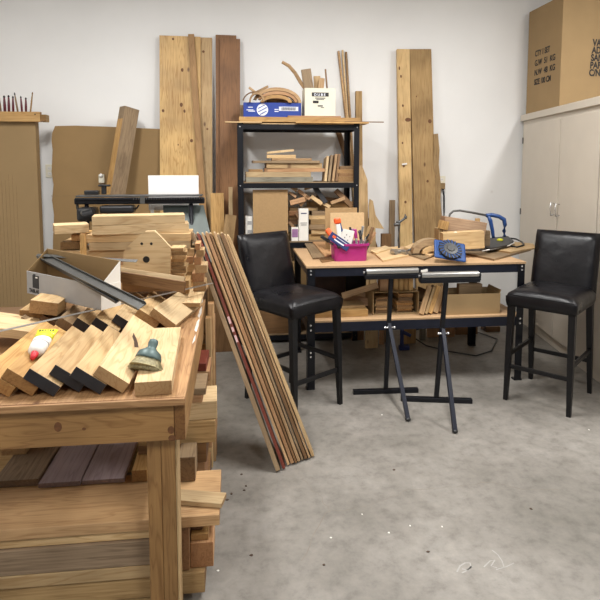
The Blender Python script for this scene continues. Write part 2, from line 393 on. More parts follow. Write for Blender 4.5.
# ------------------------------------------------------------------ cardboard sheet & tall tan panel on the left wall
pts = []
for (x, y) in ((52.5, 290), (53, 240), (54, 215), (52, 200), (53.5, 185), (51.5, 172), (52.5, 150), (51.5, 140), (52.2, 133), (55, 126), (75, 125.6), (100, 126.4), (130, 127.6), (160, 129)):
    p = aty(x, y, 5.31); pts.append(V((p.x, 5.31, p.z)))
pts = [V((pts[0].x, 5.31, .0))]+pts+[V((-.36, 5.31, pts[-1].z-.01)), V((-.36, 5.31, .0))]
c0 = V((-1.0, 5.31, 0))
m = MB().prism([p-c0 for p in pts], (0, .045, 0))
cs = tag(m.build('cardboard_sheet', CARD, M=Matrix.Translation(c0)), 'wide brown cardboard sheet with torn left edge leaning on back wall', 'cardboard')
MB().box((-.2, -.001, 1.3), (.9, .002, .004)).build('fold_crease', CREASE, cs)

t = thing('cardboard_divider', 'tall tan cardboard panel at the far left with a wooden rail on top', 'panel', (-2.0, 5.2, 0))
xr = X(38.5, 5.15, 1.2)+2.0
MB().box(((xr-.75)/2, 0, .99), (xr+.75, .09, 1.98), None, .004).build('panel_face', TANP, t)
m = MB()
for k in range(7): m.box((-.05-.03*k+.16, -.0455, .8+.05*(k % 3)), (.003, .001, 1.2+.1*(k % 2)))
m.build('crease', CREASE, t)
zr = aty(20, 116.5, 5.1).z; xe = X(39.5, 5.09, zr)+2.0
rl = slab('top_rail', None, None, None, GOLD, V(((xe-.75)/2, -.07, zr)), (xe+.75, .045, .085), parent=t)
slab('rail_end', None, None, None, ROUGH, V((xe+.02, -.04, zr-.01)), (.05, .09, .06), parent=t)
MB().sph((xe-.04, -.094, zr+.02), .006).build('screw', BLACKM, t)
zt = zr+.042
for i, (xb, xt, yt, r_, mt, lb) in enumerate([(1, -1, 97, .007, BROWN, 'brown brush handle leaning left at the far left of the rail'), (5, 4, 95.5, .012, MAROON, 'first thick maroon brush handle in the rail'), (9, 8.5, 95, .011, MAROON, 'second maroon brush handle in the rail'), (13.3, 12.8, 96, .010, MAROON, 'third maroon brush handle, dark tipped, in the rail'), (17.8, 14.4, 92.5, .008, GREYM, 'pale grey brush handle tilted left in the rail'), (22, 20.7, 96, .009, MAROON, 'thin dark maroon brush right of the grey handle'), (26, 25.8, 97.5, .010, MAROON, 'short maroon brush handle beside the slanting tan one'), (30.5, 32.5, 92, .007, ROUGH, 'tan pointed brush handle slanting right at the end of the rail')]):
    a = aty(xb, 112, 5.13); a.z = zr+.03; b = aty(xt, yt, 5.13)
    a.z = zt-.0
    br = thing('paint_brush', lb, 'brush', a, 0, 'brush handles standing in the rail'); d = b-a
    MB().lathe((0, 0, 0), d, [(0, r_*.9), (.4, r_), (.72, r_*.75), (.86, r_*.6)], 10).build('handle', mt, br, smooth=True)
    MB().lathe((0, 0, 0), d, [(.86, r_*.6), (.93, r_*.8), (1, r_*.25)], 10).build('tip', BLACK if mt != ROUGH else BROWN, br, smooth=True)

# ------------------------------------------------------------------ boards leaning on the back wall
L1 = 'boards leaning on the back wall'
BRB = wood('tall_brown_board', (144, 102, 64), (120, 82, 48), .1, .8, .55, .03)
STRB = wood('slanting_strip', (172, 134, 88), (142, 106, 64), 0, 1, .6, .03)
lean('wood_board', 'wide knotty golden pine board leaning on wall left of the dark brown board', 'board', L1, GOLDW, 180, 36, 180.5, 190, .37, .022, 5.37, 5.19)
lean('wood_board', 'narrow pale pine board behind the right edge of the wide golden board', 'board', L1, PINE, 206, 37.5, 206.5, 190, .11, .02, 5.395, 5.23)
lean('wood_strip', 'narrow brown strip slanting across the wide golden pine board', 'board', L1, STRB, 191, 34, 202, 190, .055, .018, 5.34, 5.16)
lean('wood_board', 'dark brown smooth board leaning on wall beside the shelf unit', 'board', L1, BRB, 230, 38.5, 230, 200, .185, .022, 5.36, 5.19)
lean('wood_board', 'second dark brown board peeking out left behind the first', 'board', L1, BRB, 226, 35, 226, 200, .19, .02, 5.39, 5.23)
mb_ = lean('wood_board', 'grey-brown board with an orange edge leaning in front of the cardboard sheet', 'board', L1, GREYM, 128.5, 107, 114, 195, .14, .10, 5.25, 4.95)
mb_.matrix_basis = mb_.matrix_basis @ Matrix.Rotation(R(38), 4, 'X')
mb_s = MB().box((0, .0703, 0), (1.9, .0006, .098)).build('orange_edge', GOLD, mb_)
lean('wood_offcut', 'short golden board standing at the foot of the dark brown boards', 'offcut', L1, GOLD, 217, 193, 218, 235, .12, .02, 5.17, 5.08)
lean('paint_stick', 'pale paint stick with a hole leaning by the shelf post', 'stick', None, PINEL, 230.5, 187, 230.7, 214, .035, .006, 5.12, 5.05)
lean('wood_sheet', 'small olive brown panel leaning in front of the paint stick', 'panel', L1, MDF, 231, 215, 228, 240, .1, .012, 5.06, 4.96)
def knots(lb, xt, yt, pts):
    o = [q_ for q_ in bpy.data.objects if q_.get('label') == lb][0]
    bb_ = [V(c_) for c_ in o.bound_box]; Lh = max(v.x for v in bb_); th_ = max(v.z for v in bb_)
    for (x, y, rx, ry) in pts:
        MB().sph((0, 0, 0), 1, (ry, rx, .0006), 12).build('knot', KNT, o, M=Matrix.Translation((Lh-(y-yt)/103.7, (xt-x)/103.7, th_)))
KNT = plain('knot_wood', (104, 66, 36), .7, nz=.3, scale=80)
knots('wide knotty golden pine board leaning on wall left of the dark brown board', 180, 36, [(182, 68, .012, .018), (173.5, 39, .01, .012), (181, 101, .014, .02), (184, 107, .01, .016), (164, 107, .012, .014), (190.5, 135, .014, .016), (178, 139, .006, .008)])
knots('narrow pale pine board behind the right edge of the wide golden board', 206, 37.5, [(203.5, 51, .012, .012), (207, 125, .01, .01)])
# poles behind the shelf
for (x1, y1, x2, y2, w, lb, mt) in [(338.5, 51, 346, 115, .024, 'left round pole behind the shelf unit, leaning right', TAN), (342.5, 50, 347.5, 115, .02, 'thin middle pole behind the shelf unit', PINEL), (346, 52, 350, 115, .024, 'right round pole behind the shelf unit', TAN)]:
    T = aty(x1, y1, 5.385); P = aty(x2, y2, 5.37); d = P-T; B = T+d*((T.z-.01)/(T.z-P.z)); B.y = 5.33
    tag(MB().lathe((0, 0, 0), T-B, [(0, w*.5), (.99, w*.5), (1, w*.4)], 12).build('wooden_pole', mt, smooth=True, M=Matrix.Translation(B)), lb, 'pole', 'poles behind the shelf unit')
lean('wood_board', 'short brown board upright behind the right shelf post', 'board', L1, ROUGH, 359, 91, 359.5, 150, .06, .04, 5.39, 5.34)
# pine pieces right of the shelf
def ppoly(name, label, cat, group, mat, px, Y, t):
    P = [aty(x, y, Y) for x, y in px]; c = sum(P, V())/len(P)
    # local X vertical so that the grain runs up
    Q = Matrix(((0, 1, 0), (0, 0, -1), (-1, 0, 0))).transposed() if False else frame((0, 0, 1), (0, -1, 0))
    m = MB().prism([Q.transposed() @ (p-c) for p in P], (0, 0, -t))
    return tag(m.build(name, mat, M=mat4(Q, c)), label, cat, group)
ppoly('wood_board', 'pointed pale pine plank standing just right of the shelf unit', 'board', L1, PINE, [(359, 345), (358, 166), (362, 165), (367.5, 180), (371, 345)], 5.2, .03)
ppoly('wood_offcut', 'short pale pine piece with a triangular spur right of the pointed plank', 'offcut', L1, PINE, [(371, 346), (369, 205), (370, 199), (373, 201), (375.5, 215), (384, 229), (375.5, 228), (378, 346)], 5.12, .02)
lean('wood_board', 'pale narrow board with knots, left half of the tall right pair', 'board', L1, KNOTY, 403.5, 49, 406.5, 240, .122, .04, 5.37, 5.2)
lean('wood_board', 'wide rough-sawn brown board, right half of the tall right pair', 'board', L1, ROUGH, 420.5, 49, 426, 240, .215, .04, 5.38, 5.22)
knots('pale narrow board with knots, left half of the tall right pair', 403.5, 49, [(399, 68, .008, .018), (400.5, 76, .009, .014), (402, 105, .01, .014), (407, 119, .03, .02), (401, 142, .008, .012), (402, 165, .01, .014), (403, 201, .012, .014)])
knots('wide rough-sawn brown board, right half of the tall right pair', 420.5, 49, [(428, 121, .018, .02), (424, 181, .012, .014), (415, 96, .006, .008)])
m = MB(); P = [(431, 300), (432, 240), (432, 200), (431.5, 160), (432, 134), (436, 133.5), (437.5, 150), (436.8, 165), (439, 185), (438.4, 200), (440, 215), (439.4, 232), (441, 250), (441, 345), (431, 345)]
ppoly('bark_edged_board', 'narrow bark-edged slab beside the tall rough brown board', 'board', L1, wood('bark', (176, 148, 106), (128, 98, 62), .6, 2, .9), [(x+2, y) for x, y in P], 5.27, .03)
lean('wood_strip', 'short grey-brown strip leaning on wall behind the metal clamp', 'board', L1, GREYM, 392.5, 200, 392, 245, .055, .02, 5.37, 5.25)
pst = aty(404.5, 164, 5.245)
slab('price_sticker', 'small white sticker on the tall pale narrow board', 'sticker', None, WHITEC, pst, (.05, .002, .016), Euler((R(-4), R(-8), 0)), 0)
fb('wood_block', 'small dark reddish block on wall side behind the table, left of clamp', 'block', None, BROWN, 382, 234, 390, 340, 5.0, .05)

# ------------------------------------------------------------------ shelf unit
SX0, SX1, SY0, SY1 = .035, 1.095, 4.85, 5.29
sh = thing('shelf_unit', 'tall black steel shelf unit full of wood scraps against back wall', 'shelf', (0, 0, 0))
sh.location = ((SX0+SX1)/2, (SY0+SY1)/2, 0)
O = V(sh.location)
LV = [1.937, 1.432, .91, .42, .08]
for sx in (-1, 1):
    for sy in (-1, 1):
        x = (SX1-SX0)/2*sx; y = (SY1-SY0)/2*sy
        MB().box((x-sx*.024, y, .972), (.048, .003, 1.944)).box((x, y-sy*.02, .972), (.003, .04, 1.944)).build('post', BLACKM, sh)
for z in LV:
    w = SX1-SX0; d = SY1-SY0
    m = MB()
    for sy in (-1, 1): m.box((0, sy*(d/2-.003), z-.03), (w-.004, .004, .045)).box((0, sy*(d/2-.013), z-.009), (w-.004, .02, .003))
    for sx in (-1, 1): m.box((sx*(w/2-.004), 0, z-.03), (.004, d-.01, .045))
    m.build('shelf_frame', BLACKM, sh)
    MB().box((0, 0, z-.004), (w-.012, d-.012, .008)).build('shelf_panel', GREYM if z < 1.8 else MDFL, sh)
    for sx in (-1, 1):
        MB().cyl((sx*(w/2-.02), -d/2-.004, z-.03), (sx*(w/2-.02), -d/2+.002, z-.03), .006, seg=10).build('bolt', CHROME, sh)

G1 = 'boards laid on top of the shelf unit'
def on(name, label, cat, group, mat, x0, x1, z0, z1, Y, d, yaw=0, roll=0):
    c, s = bxp(x0, x1, z0, z1, Y, d); return slab(name, label, cat, group, mat, c, s, Euler((0, R(roll), R(yaw))))
TZ = LV[0]+.0005
on('wood_board', 'long tan board spanning the shelf top under the two boxes', 'board', G1, GOLD, 239, 360, TZ+.012, TZ+.055, 4.87, .3)
on('wood_strip', 'thin pale strip on shelf top sticking out at the left', 'board', G1, PINE, 225, 262, TZ, TZ+.011, 4.83, .05)
on('wood_strip', 'pale board on shelf top sticking out past the right post', 'board', G1, GOLD, 296, 369, TZ, TZ+.011, 4.80, .2)
on('wood_strip', 'thin pointed stick at far right end of the shelf top', 'board', G1, BROWN, 345, 384, TZ+.012, TZ+.02, 4.82, .02)
on('wood_board', 'thin brown board under the white box on the shelf top', 'board', G1, CEDAR, 288, 341, TZ+.056, TZ+.071, 4.9, .2)
on('wood_board', 'small brown board end behind the blue box on the shelf top', 'board', G1, GREYM, 240, 252, TZ+.056, TZ+.18, 5.13, .05)
# blue box
z0 = TZ+.056
c, s = bxp(244.5, 287, z0, z0+.13, 4.9, .22)
bb = thing('blue_box', 'flat blue cardboard box with white round emblem on the shelf top', 'box', (c.x, c.y, z0))
w_, d_, h_ = s
xl, xr_ = X(243.7, 4.9, 2)-c.x, X(302, 4.9, 2)-c.x
MB().box(((xl+xr_)/2, .05, h_/2), (xr_-xl, d_*.9, h_), None, .002).build('carton', BLUEC, bb)
bb_f = -d_*.45+.05-.001
def front(x, z): return mat4(frame((1, 0, 0), (0, -1, 0)), (x, bb_f-.001, z))
bx0 = xl; W = xr_-xl
circ = [V((bx0+W*.325+.05*_c(a)*1., bb_f, h_*.52+.052*_s(a))) for a in [2*PI*k/28 for k in range(28)]]
em = MB().prism(circ, (0, -.001, 0)).build('round_emblem', LWHITE, bb)
m = MB()
for k in (-1, 0, 1): m.box((bx0+W*.325+k*.008, bb_f-.0015, h_*.52-k*.026), (.085-.02*abs(k), .001, .007), Euler((0, R(-28), 0)))
m.build('emblem_stripe', BLUEC, em)
MB().box((bx0+W*.78, bb_f, h_*.6), (.17, .002, .036)).build('barcode_label', LWHITE, bb)
m = MB()
for k in range(26): m.box((bx0+W*.78-.06+k*.0048, bb_f-.0015, h_*.6), (.0022 if k % 3 else .0034, .001, .026))
m.build('barcode_bar', INK, bb)
m = MB()
for (fx, fz, ww) in ((.12, .68, .04), (.11, .5, .06), (.14, .42, .06), (.57, .55, .035), (.57, .42, .035)): m.box((bx0+W*fx, bb_f, h_*fz), (ww, .001, .007))
m.build('printed_line', LWHITE, bb)
# curved bandsaw offcuts heaped on it
zb = z0+h_
def arc(name, label, cx, zc, rx, rz, a0, a1, Y, w, t, mat, group='curved offcuts on the blue box'):
    m = MB(); n = 16; rings = []
    for i in range(n+1):
        a = a0+(a1-a0)*i/n; p = V((rx*_c(a), 0, rz*_s(a))); d = V((_c(a), 0, _s(a)))
        rings.append([m.bm.verts.new(p+d*u+V((0, v, 0))) for u, v in ((-t/2, 0), (t/2, 0), (t/2, w), (-t/2, w))])
    for p, q in zip(rings, rings[1:]):
        for k in range(4): m.bm.faces.new((p[k], p[(k+1) % 4], q[(k+1) % 4], q[k]))
    m.bm.faces.new(rings[0]); m.bm.faces.new(rings[-1])
    return tag(m.build(name, mat, M=Matrix.Translation((cx, Y, zc))), label, 'offcut', group)
xc = X(274, 4.95, 2.1)
arc('curved_offcut', 'large outermost curved wood offcut on the blue box', xc+.03, zb, .2, .12, .0, PI*.93, 4.97, .05, .028, TAN)
arc('curved_offcut', 'second curved wood offcut nested inside the outermost one', xc+.03, zb, .165, .085, .05, PI*.9, 4.95, .06, .026, CEDAR)
arc('curved_offcut', 'small inner curved wood offcut on the blue box', xc+.02, zb, .12, .05, .0, PI, 4.93, .07, .03, PAPER)
arc('curved_offcut', 'curled offcut at the left end of the blue box', xc-.15, zb, .06, .075, .1, PI*1.0, 4.92, .05, .016, TAN)
arc('curved_offcut', 'thin hooked strip arching above the left end of the heap', xc-.16, zb+.0, .11, .10, .1, 2.9, 5.03, .02, .01, BROWN)
for (x0, y0, x1, y1, lb) in ((249, 85, 263, 96, 'splinter slanting down at the left end of the blue box'), (252, 92, 268, 84, 'brown splinter crossing upward at the left of the blue box'), (256, 95, 280, 91, 'flat splinter lying low along the blue box'), (280, 92, 299, 96, 'stub lying at the right end of the blue box')):
    a_, b_2 = aty(x0, y0, 5.1), aty(x1, y1, 5.06); a_.z = max(a_.z-.02, zb+.012); b_2.z = max(b_2.z-.02, zb+.012)
    stick('wood_offcut', lb, 'offcut', 'splinters on the blue box', GREYM if 'flat' in lb else TAN, a_, b_2, .02, .018, (0, -1, 0))
p_ = aty(284, 95.5, 4.98)
tag(MB().prism([V((-.16, 0, -.045)), V((-.12, 0, .0)), V((0, 0, .02)), V((.13, 0, 0)), V((.17, 0, -.045))], (0, .08, 0)).build('curved_offcut', PAPER, M=Matrix.Translation((p_.x-.06, 5.06, zb+.046))), 'low humped offcut behind the arches on the blue box', 'offcut', 'curved offcuts on the blue box')
# white box
z1 = TZ+.072
wb = thing('white_box', 'open white cardboard box of wood scraps on the shelf top', 'box', (X(320, 4.93, 2.1), 5.02, z1))
ww, hh, dd = X(334.5, 4.93, 2.1)-X(304.5, 4.93, 2.1), .24, .2
t_ = .004
MB().box((0, -dd/2, hh/2), (ww, t_, hh)).box((0, dd/2, hh/2), (ww, t_, hh)).box((-ww/2, 0, hh/2), (t_, dd, hh)).box((ww/2, 0, hh/2), (t_, dd, hh)).box((0, 0, .003), (ww, dd, t_)).build('carton', CREAM, wb)
MB().box((.0, -dd/2-.003, hh*.77), (.15, .002, .034)).build('black_label_band', INK, wb)
text('D U B E', .03, LWHITE, wb, mat4(frame((1, 0, 0), (0, -1, 0)), (-.055, -dd/2-.005, hh*.72)), bold=.0008)
m = MB()
for (fx, fz, w2, h2) in ((0, .64, .09, .008), (0, .59, .07, .006), (.0, .36, .045, .012), (.02, .30, .03, .006)): m.box((fx, -dd/2-.003, hh*fz), (w2, .001, h2))
MB().box((-.04, -dd/2-.003, hh*.5), (.05, .002, .022)).build('small_black_label', INK, wb)
m.build('printed_line', DARKG, wb)
wx, wy = wb.location.x, wb.location.y
GW = 'scraps standing in the white box'
def up(name, label, cat, group, mat, x1, y1, x2, y2, Y, w, t, zmin=None):
    a = aty(x1, y1, Y); b = aty(x2, y2, Y)
    return stick(name, label, cat, group, mat, b, a, w, t, (0, -1, 0))
stickc = MB().tube([aty(x, y, 5.0)-V((wx, wy, z1)) for x, y in ((282, 62), (289, 66), (295, 73), (301, 83), (308, 92), (312, 104))], [.014, .016, .017, .018, .02, .02], 6)
tag(stickc.build('curved_stick', TAN, M=Matrix.Translation((wx, wy, z1))), 'long curved stick poking out left from the white box', 'offcut', GW)
up('wood_offcut', 'wide brown block tilted in the white box', 'offcut', GW, GREYM, 306, 69, 310, 95, 4.97, .085, .03)
up('wood_offcut', 'pale strip leaning left inside the white box', 'offcut', GW, TAN, 304, 75, 316, 98, 5.06, .03, .012)
up('wood_offcut', 'short tan piece in the middle of the white box', 'offcut', GW, PINE, 317, 76, 318, 98, 5.02, .06, .02)
up('wood_offcut', 'pale wedge low in the right of the white box', 'offcut', GW, TAN, 322, 78, 320, 98, 4.97, .05, .015)
up('dark_stick', 'thin dark pointed stick at the right of the white box', 'stick', GW, BROWN, 325.5, 69, 328, 98, 5.04, .014, .012)

# second shelf
G2 = 'boards stacked on the second shelf'
S2 = LV[1]+.0005
zz = S2
rows = [(246, 313, .042, GREYW, 'thick grey-green board at the bottom of the second-shelf stack', 4.88, .3, 0),
        (246, 311, .045, PINEL, 'pale yellow board on the grey-green board on the second shelf', 4.89, .28, 0),
        (249, 263, .022, PINE, 'short pale piece at left above the yellow board on the second shelf', 4.9, .25, 0)]
for (x0, x1, t1, mt, lb, Y, d, yw) in rows:
    on('wood_board', lb, 'board', G2, mt, x0, x1, zz, zz+t1, Y, d, yw); zz += t1+.0005
zz -= .0225
for (x0, x1, t1, mt, lb, Y, d) in [(264.5, 325, .03, CEDAR, 'reddish plank jutting right in the second-shelf stack', 4.9, .2), (266, 322, .045, PINE, 'thick light plank above the reddish one on the second shelf', 4.9, .2), (252.5, 320, .022, GREYM, 'dusty grey plank jutting left near the top of the second-shelf stack', 4.88, .2), (272, 312, .02, TAN, 'thin tan board under the small blocks on the second shelf', 4.9, .15), (267, 296, .03, PINE, 'small pine block near the top of the second-shelf stack', 4.92, .1)]:
    on('wood_board', lb, 'board', G2, mt, x0, x1, zz, zz+t1, Y, d, random.uniform(-2, 2)); zz += t1+.0005
a = aty(267, 146, 4.93); b = aty(294, 141.5, 4.93); a.z = zz+.016; b.z = zz+.04
stick('wood_strip', 'thin pale stick slanting on top of the second-shelf stack', 'board', G2, PINEL, a, b, .02, .02)
for i, (xb, xt, yt, mt, lb) in enumerate([(325.5, 328, 156, PINEL, 'first upright strip leaning on the second shelf'), (329, 332, 155, GREYM, 'second upright strip, greyish, leaning on the second shelf'), (333, 336.5, 154, TAN, 'third upright strip leaning on the second shelf'), (336.5, 339.5, 154, BROWN, 'fourth and darkest upright strip leaning on the second shelf')]):
    b = aty(xb, 180, 4.89); b.z = S2+.004; a = aty(xt, yt, 4.93)
    stick('wood_strip', lb, 'board', 'upright strips on the second shelf', mt, b, a, .022, .15, (0, -1, 0))
zz = S2
for i, (x0, x1, t1, mt) in enumerate([(338, 354, .045, PINE), (339, 354, .03, TAN), (337.5, 354, .032, PINE), (340, 354, .03, GREYM)]):
    on('wood_block', ORD[i]+' in the little stack by the right post of the second shelf', 'block', 'blocks at right of the second shelf', mt, x0, x1, zz, zz+t1, 4.9, .2); zz += t1+.0005
# shelf back sees a slanting brown board
lean('wood_strip', 'brown strip slanting behind the upper shelf bay at the right', 'board', L1, BROWN, 338, 130, 350, 168, .05, .02, 5.385, 5.345)
# third shelf
G3 = 'scraps heaped on the third shelf'
S3 = LV[2]+.0005
pc, ps = bxp(253, 288, S3, S3+.455, 4.88, .012)
slab('fibreboard_sheet', 'square tan fibreboard panel standing on the third shelf behind the stool', 'panel', None, MDF, pc, ps, Euler((R(-3), 0, 0)))
def carton(name, label, cat, x0, x1, z0, z1, Y, d, mat, lab):
    c, s = bxp(x0, x1, z0, z1, Y, d)
    t = thing(name, label, cat, (c.x, c.y, z0))
    MB().box((0, 0, s[2]/2), s, None, .004).build('carton_body', mat, t)
    for (fx, fz, w, h, mm) in lab: MB().box((fx*s[0], -s[1]/2-.001, fz*s[2]), (w*s[0], .002, h*s[2])).build('printed_label', mm, t)
    return t
wc = carton('white_carton', 'slim white carton with blue print on the third shelf', 'carton', 299, 308.5, S3, S3+.285, 4.88, .12, WHITEC, [(0, .86, .6, .03, NAVY), (0, .56, .7, .03, GREYCB), (0, .5, .6, .02, DARKG)])
carton('white_carton', 'half-hidden white carton with grey labels left of the fibreboard panel', 'carton', 245.5, 252.5, S3, S3+.22, 4.9, .1, WHITEC, [(.1, .75, .6, .14, GREYCB), (.1, .4, .6, .14, GREYCB)])
carton('mauve_box', 'small white box with mauve picture beside the slim white carton', 'box', 291.5, 298.5, S3, S3+.12, 4.87, .06, WHITEC, [(0, .6, .85, .6, PURP)])
# sorted scrap rows filling the shelf
rnd = random.Random(11)
zz = S3; k = 0
for (zt_, xs) in [(.05, [(254, 300), (309, 353)]), (.045, [(258, 286), (311, 350)]), (.04, [(309.5, 345), ]), (.045, [(288.5, 298), (310, 338)]), (.035, [(289, 298.5), (309.5, 332)]), (.04, [(289, 302), (312, 340)]), (.025, [(290, 318), ])]:
    for (x0, x1) in xs:
        Yy = 4.96+rnd.uniform(-.02, .02) if x0 < 309 else 4.93+rnd.uniform(-.03, .02)
        lb = ['left', 'right'][x0 > 305]
        on('wood_offcut', f'flat offcut {ORD[k]} in the {lb} column of the third-shelf heap', 'offcut', G3, rnd.choice([TAN, CEDAR, GREYM, ROUGH, PINE, BROWN]), x0, x1, zz, zz+zt_, Yy, .18, rnd.uniform(-3, 3), 0)
    zz += zt_+.001; k += 1
# split branches / chunky bits on top
bits = [(290, 185, 297, 190, 'end-on log piece'), (289, 192, 296, 197, 'second end-on log piece'), (298, 190, 310, 199, 'slanting pale stick'), (290, 203, 305, 199, 'long pale splinter'), (304, 188, 311, 186, 'short bright stub'), (300, 206, 308, 196, 'brown upright splinter'), (296, 213, 304, 225, 'dark tilted slat'), (289, 222, 298, 232, 'reddish tilted slat'), (311, 196, 322, 204, 'pale chip'), (318, 200, 330, 207, 'tan wedge'), (331, 203, 345, 198, 'pale wavy offcut'), (336, 190, 352, 206, 'dark slanting lath'), (313, 184, 326, 203, 'black slanting lath')]
for (x0, y0, x1, y1, lb) in bits:
    a, b = aty(x0, y0, 4.92), aty(x1, y1, 4.9)
    stick('wood_offcut', lb+' in the scrap heap on the third shelf', 'offcut', G3, BLACKP if 'black' in lb else (BROWN if 'dark' in lb or 'reddish' in lb or 'brown' in lb else rnd.choice([PINE, TAN, CEDAR])), a, b, rnd.uniform(.02, .045), .03, (0, -1, .2))
on('storage_bag', 'brown paper bundle at the back of the third shelf', 'bundle', None, PAPER, 309, 353, S3+.245, S3+.33, 5.1, .15)
ob = on('wood_sheet', 'dark wavy board across the top of the third-shelf heap', 'panel', G3, BROWN, 312, 350, S3+.33, S3+.37, 5.08, .14, 0, 6)
# fourth shelf and floor level boxes
on('wooden_crate', 'tan plywood box on the lower shelf seen under the stool', 'box', None, GOLD, 243, 262, LV[3]+.001, LV[3]+.24, 4.87, .3)
on('wood_board', 'pale board lying on the plywood box under the stool', 'board', None, PINE, 244, 276, LV[3]+.242, LV[3]+.262, 4.87, .28)
on('cardboard_box', 'brown box on the lower shelf behind the stool seat', 'box', None, CARD, 270, 340, LV[3]+.001, LV[3]+.3, 4.9, .3)
on('cardboard_box', 'dark brown box on the lowest shelf under the plywood box', 'box', None, BROWN, 240, 300, LV[4]+.001, LV[4]+.22, 4.88, .3)
lean('wood_board', 'dark brown board end standing on floor behind the leaning strips', 'board', None, BROWN, 222, 250, 224, 340, .16, .03, 4.78, 4.7)
bpy.data.objects  # noqa

# ------------------------------------------------------------------ steel work table
TX0, TX1, TY0, TY1 = .5, 2.085, 3.79, 4.62
wt = thing('work_table', 'black steel work table with tan top and lower shelf', 'table', ((TX0+TX1)/2, (TY0+TY1)/2, 0))
W_, D_ = TX1-TX0, TY1-TY0
slab('tabletop', None, None, None, OSB, V((0, 0, .876)), (W_+.02, D_+.01, .016), parent=wt)
slab('lower_shelf', None, None, None, OSB, V((0, 0, .486)), (W_-.01, D_-.01, .014), parent=wt)
m = MB(); m2 = MB()
for sy in (-1, 1):
    m.box((0, sy*(D_/2-.003), .838), (W_, .004, .06)).box((0, sy*(D_/2-.02), .867), (W_-.01, .036, .003))
    m2.box((0, sy*(D_/2-.003), .446), (W_, .004, .066)).box((0, sy*(D_/2-.02), .477), (W_-.01, .036, .003))
for sx in (-1, 1):
    m.box((sx*(W_/2-.003), 0, .838), (.004, D_, .06)); m2.box((sx*(W_/2-.003), 0, .446), (.004, D_, .066))
m.build('top_frame', NAVYM, wt); m2.build('shelf_frame', NAVYM, wt)
for sx in (-1, 1):
    for sy in (-1, 1):
        x, y = sx*W_/2, sy*D_/2
        lg = MB().box((x-sx*.026, y+sy*.002, .434), (.052, .003, .868)).box((x+sx*.002, y-sy*.022, .434), (.003, .044, .868)).box((x-sx*.022, y-sy*.02, .006), (.06, .05, .012), None, .003).build('leg', BLACKM, wt)
        if sy < 0:
            for z in (.85, .825, .465, .43, .27, .24): MB().cyl((x-sx*.022, y+sy*.0035, z), (x-sx*.022, y+sy*.007, z), .0065, seg=10).build('bolt', CHROME, lg)
MB().box((X(424, 3.78, .84)-wt.location.x, -D_/2-.007, .833), (.055, .002, .02), Euler((0, R(-12), 0))).build('white_tag', WHITEC, wt)

TT = .8845
# pink bin with tools
pb = thing('pink_bin', 'pink plastic bin full of tools on the work table', 'bin', (X(350.5, 3.97, .93), 4.03, TT))
def binmesh(w, d, h, flare, t):
    m = MB(); 
    def ring(w, d, z, r=.03, n=5):
        P = []
        for cx, cy, a0 in ((w/2-r, d/2-r, 0), (-w/2+r, d/2-r, PI/2), (-w/2+r, -d/2+r, PI), (w/2-r, -d/2+r, 1.5*PI)):
            for k in range(n): a = a0+PI/2*k/(n-1); P.append(m.bm.verts.new((cx+r*_c(a), cy+r*_s(a), z)))
        return P
    rs = [ring(w-2*flare, d-2*flare, 0), ring(w-.01, d-.01, h-.018), ring(w+.012, d+.012, h-.016), ring(w+.012, d+.012, h), ring(w-.012, d-.012, h), ring(w-2*flare-.008, d-2*flare-.008, t)]
    for p, q in zip(rs, rs[1:]):
        n = len(p)
        for k in range(n): m.bm.faces.new((p[k], p[(k+1) % n], q[(k+1) % n], q[k]))
    m.bm.faces.new(rs[0][::-1]); m.bm.faces.new(rs[-1]); return m
binmesh(.262, .19, .128, .012, .004).build('bin_body', PINK, pb)
GB = 'tools in the pink bin'
def tool(label, cat, name, a, b, w, t, mh, mt, tip=.35, Y1=3.97, Y2=3.99):
    A, B = aty(*a, Y1), aty(*b, Y2); o = thing(name, label, cat, A, 0, GB); d = B-A; Q = frame(d, (0, -1, .2))
    MB().box((d.length*(1-tip)/2, 0, 0), (d.length*(1-tip), w, t), None, min(w, t)*.3).build('shaft', mt, o, M=mat4(Q, (0, 0, 0)))
    MB().box((d.length*(1-tip/2), 0, 0), (d.length*tip, w*1.5, t*1.6), None, min(w, t)*.45).build('handle', mh, o, M=mat4(Q, (0, 0, 0)))
tool('orange-handled knife lying across the left rim of the pink bin', 'knife', 'utility_knife', (340, 248), (327, 229), .026, .02, ORANGE, BLACK, .45, 3.93, 3.97)
tool('black-handled tool sticking out furthest left of the pink bin', 'tool', 'pry_bar', (341, 250), (321, 236), .016, .012, BLACK, DARKG, .4, 3.96, 3.94)
tool('clear tube with orange cap standing up in the pink bin', 'tube', 'glue_tube', (341, 247), (337, 218), .034, .02, ORANGE, WHITEC, .2, 4.0, 4.02)
tool('grey pliers leaning back behind the white package', 'pliers', 'pliers', (346, 247), (339, 222), .014, .014, BLUE, STEEL, .4, 4.03, 4.05)
tool('purple-handled scissors in the middle of the pink bin', 'scissors', 'scissors', (357, 248), (355, 229), .016, .01, PINK, STEEL, .5)
tool('silver file standing right of the purple scissors', 'file', 'metal_file', (359, 249), (363, 226), .012, .008, STEEL, STEEL, .4)
tool('dark chisel standing in the right half of the pink bin', 'chisel', 'chisel', (362, 249), (360, 230), .014, .012, BLACK, STEEL, .5)
tool('brown wooden handle leaning right out of the pink bin', 'tool', 'wooden_handle_tool', (364, 250), (373, 227), .016, .014, BROWN, DARKG, .6)
tool('second brown handle, leaning right at the edge of the pink bin', 'tool', 'wooden_handle_tool', (366, 251), (375, 232), .014, .012, CEDAR, DARKG, .6, 4.01, 4.03)
tool('long brown handle leaning far right over the rim of the pink bin', 'tool', 'wooden_handle_tool', (362, 250), (369.5, 226), .012, .012, ROUGH, STEEL, .45, 4.02, 4.05)
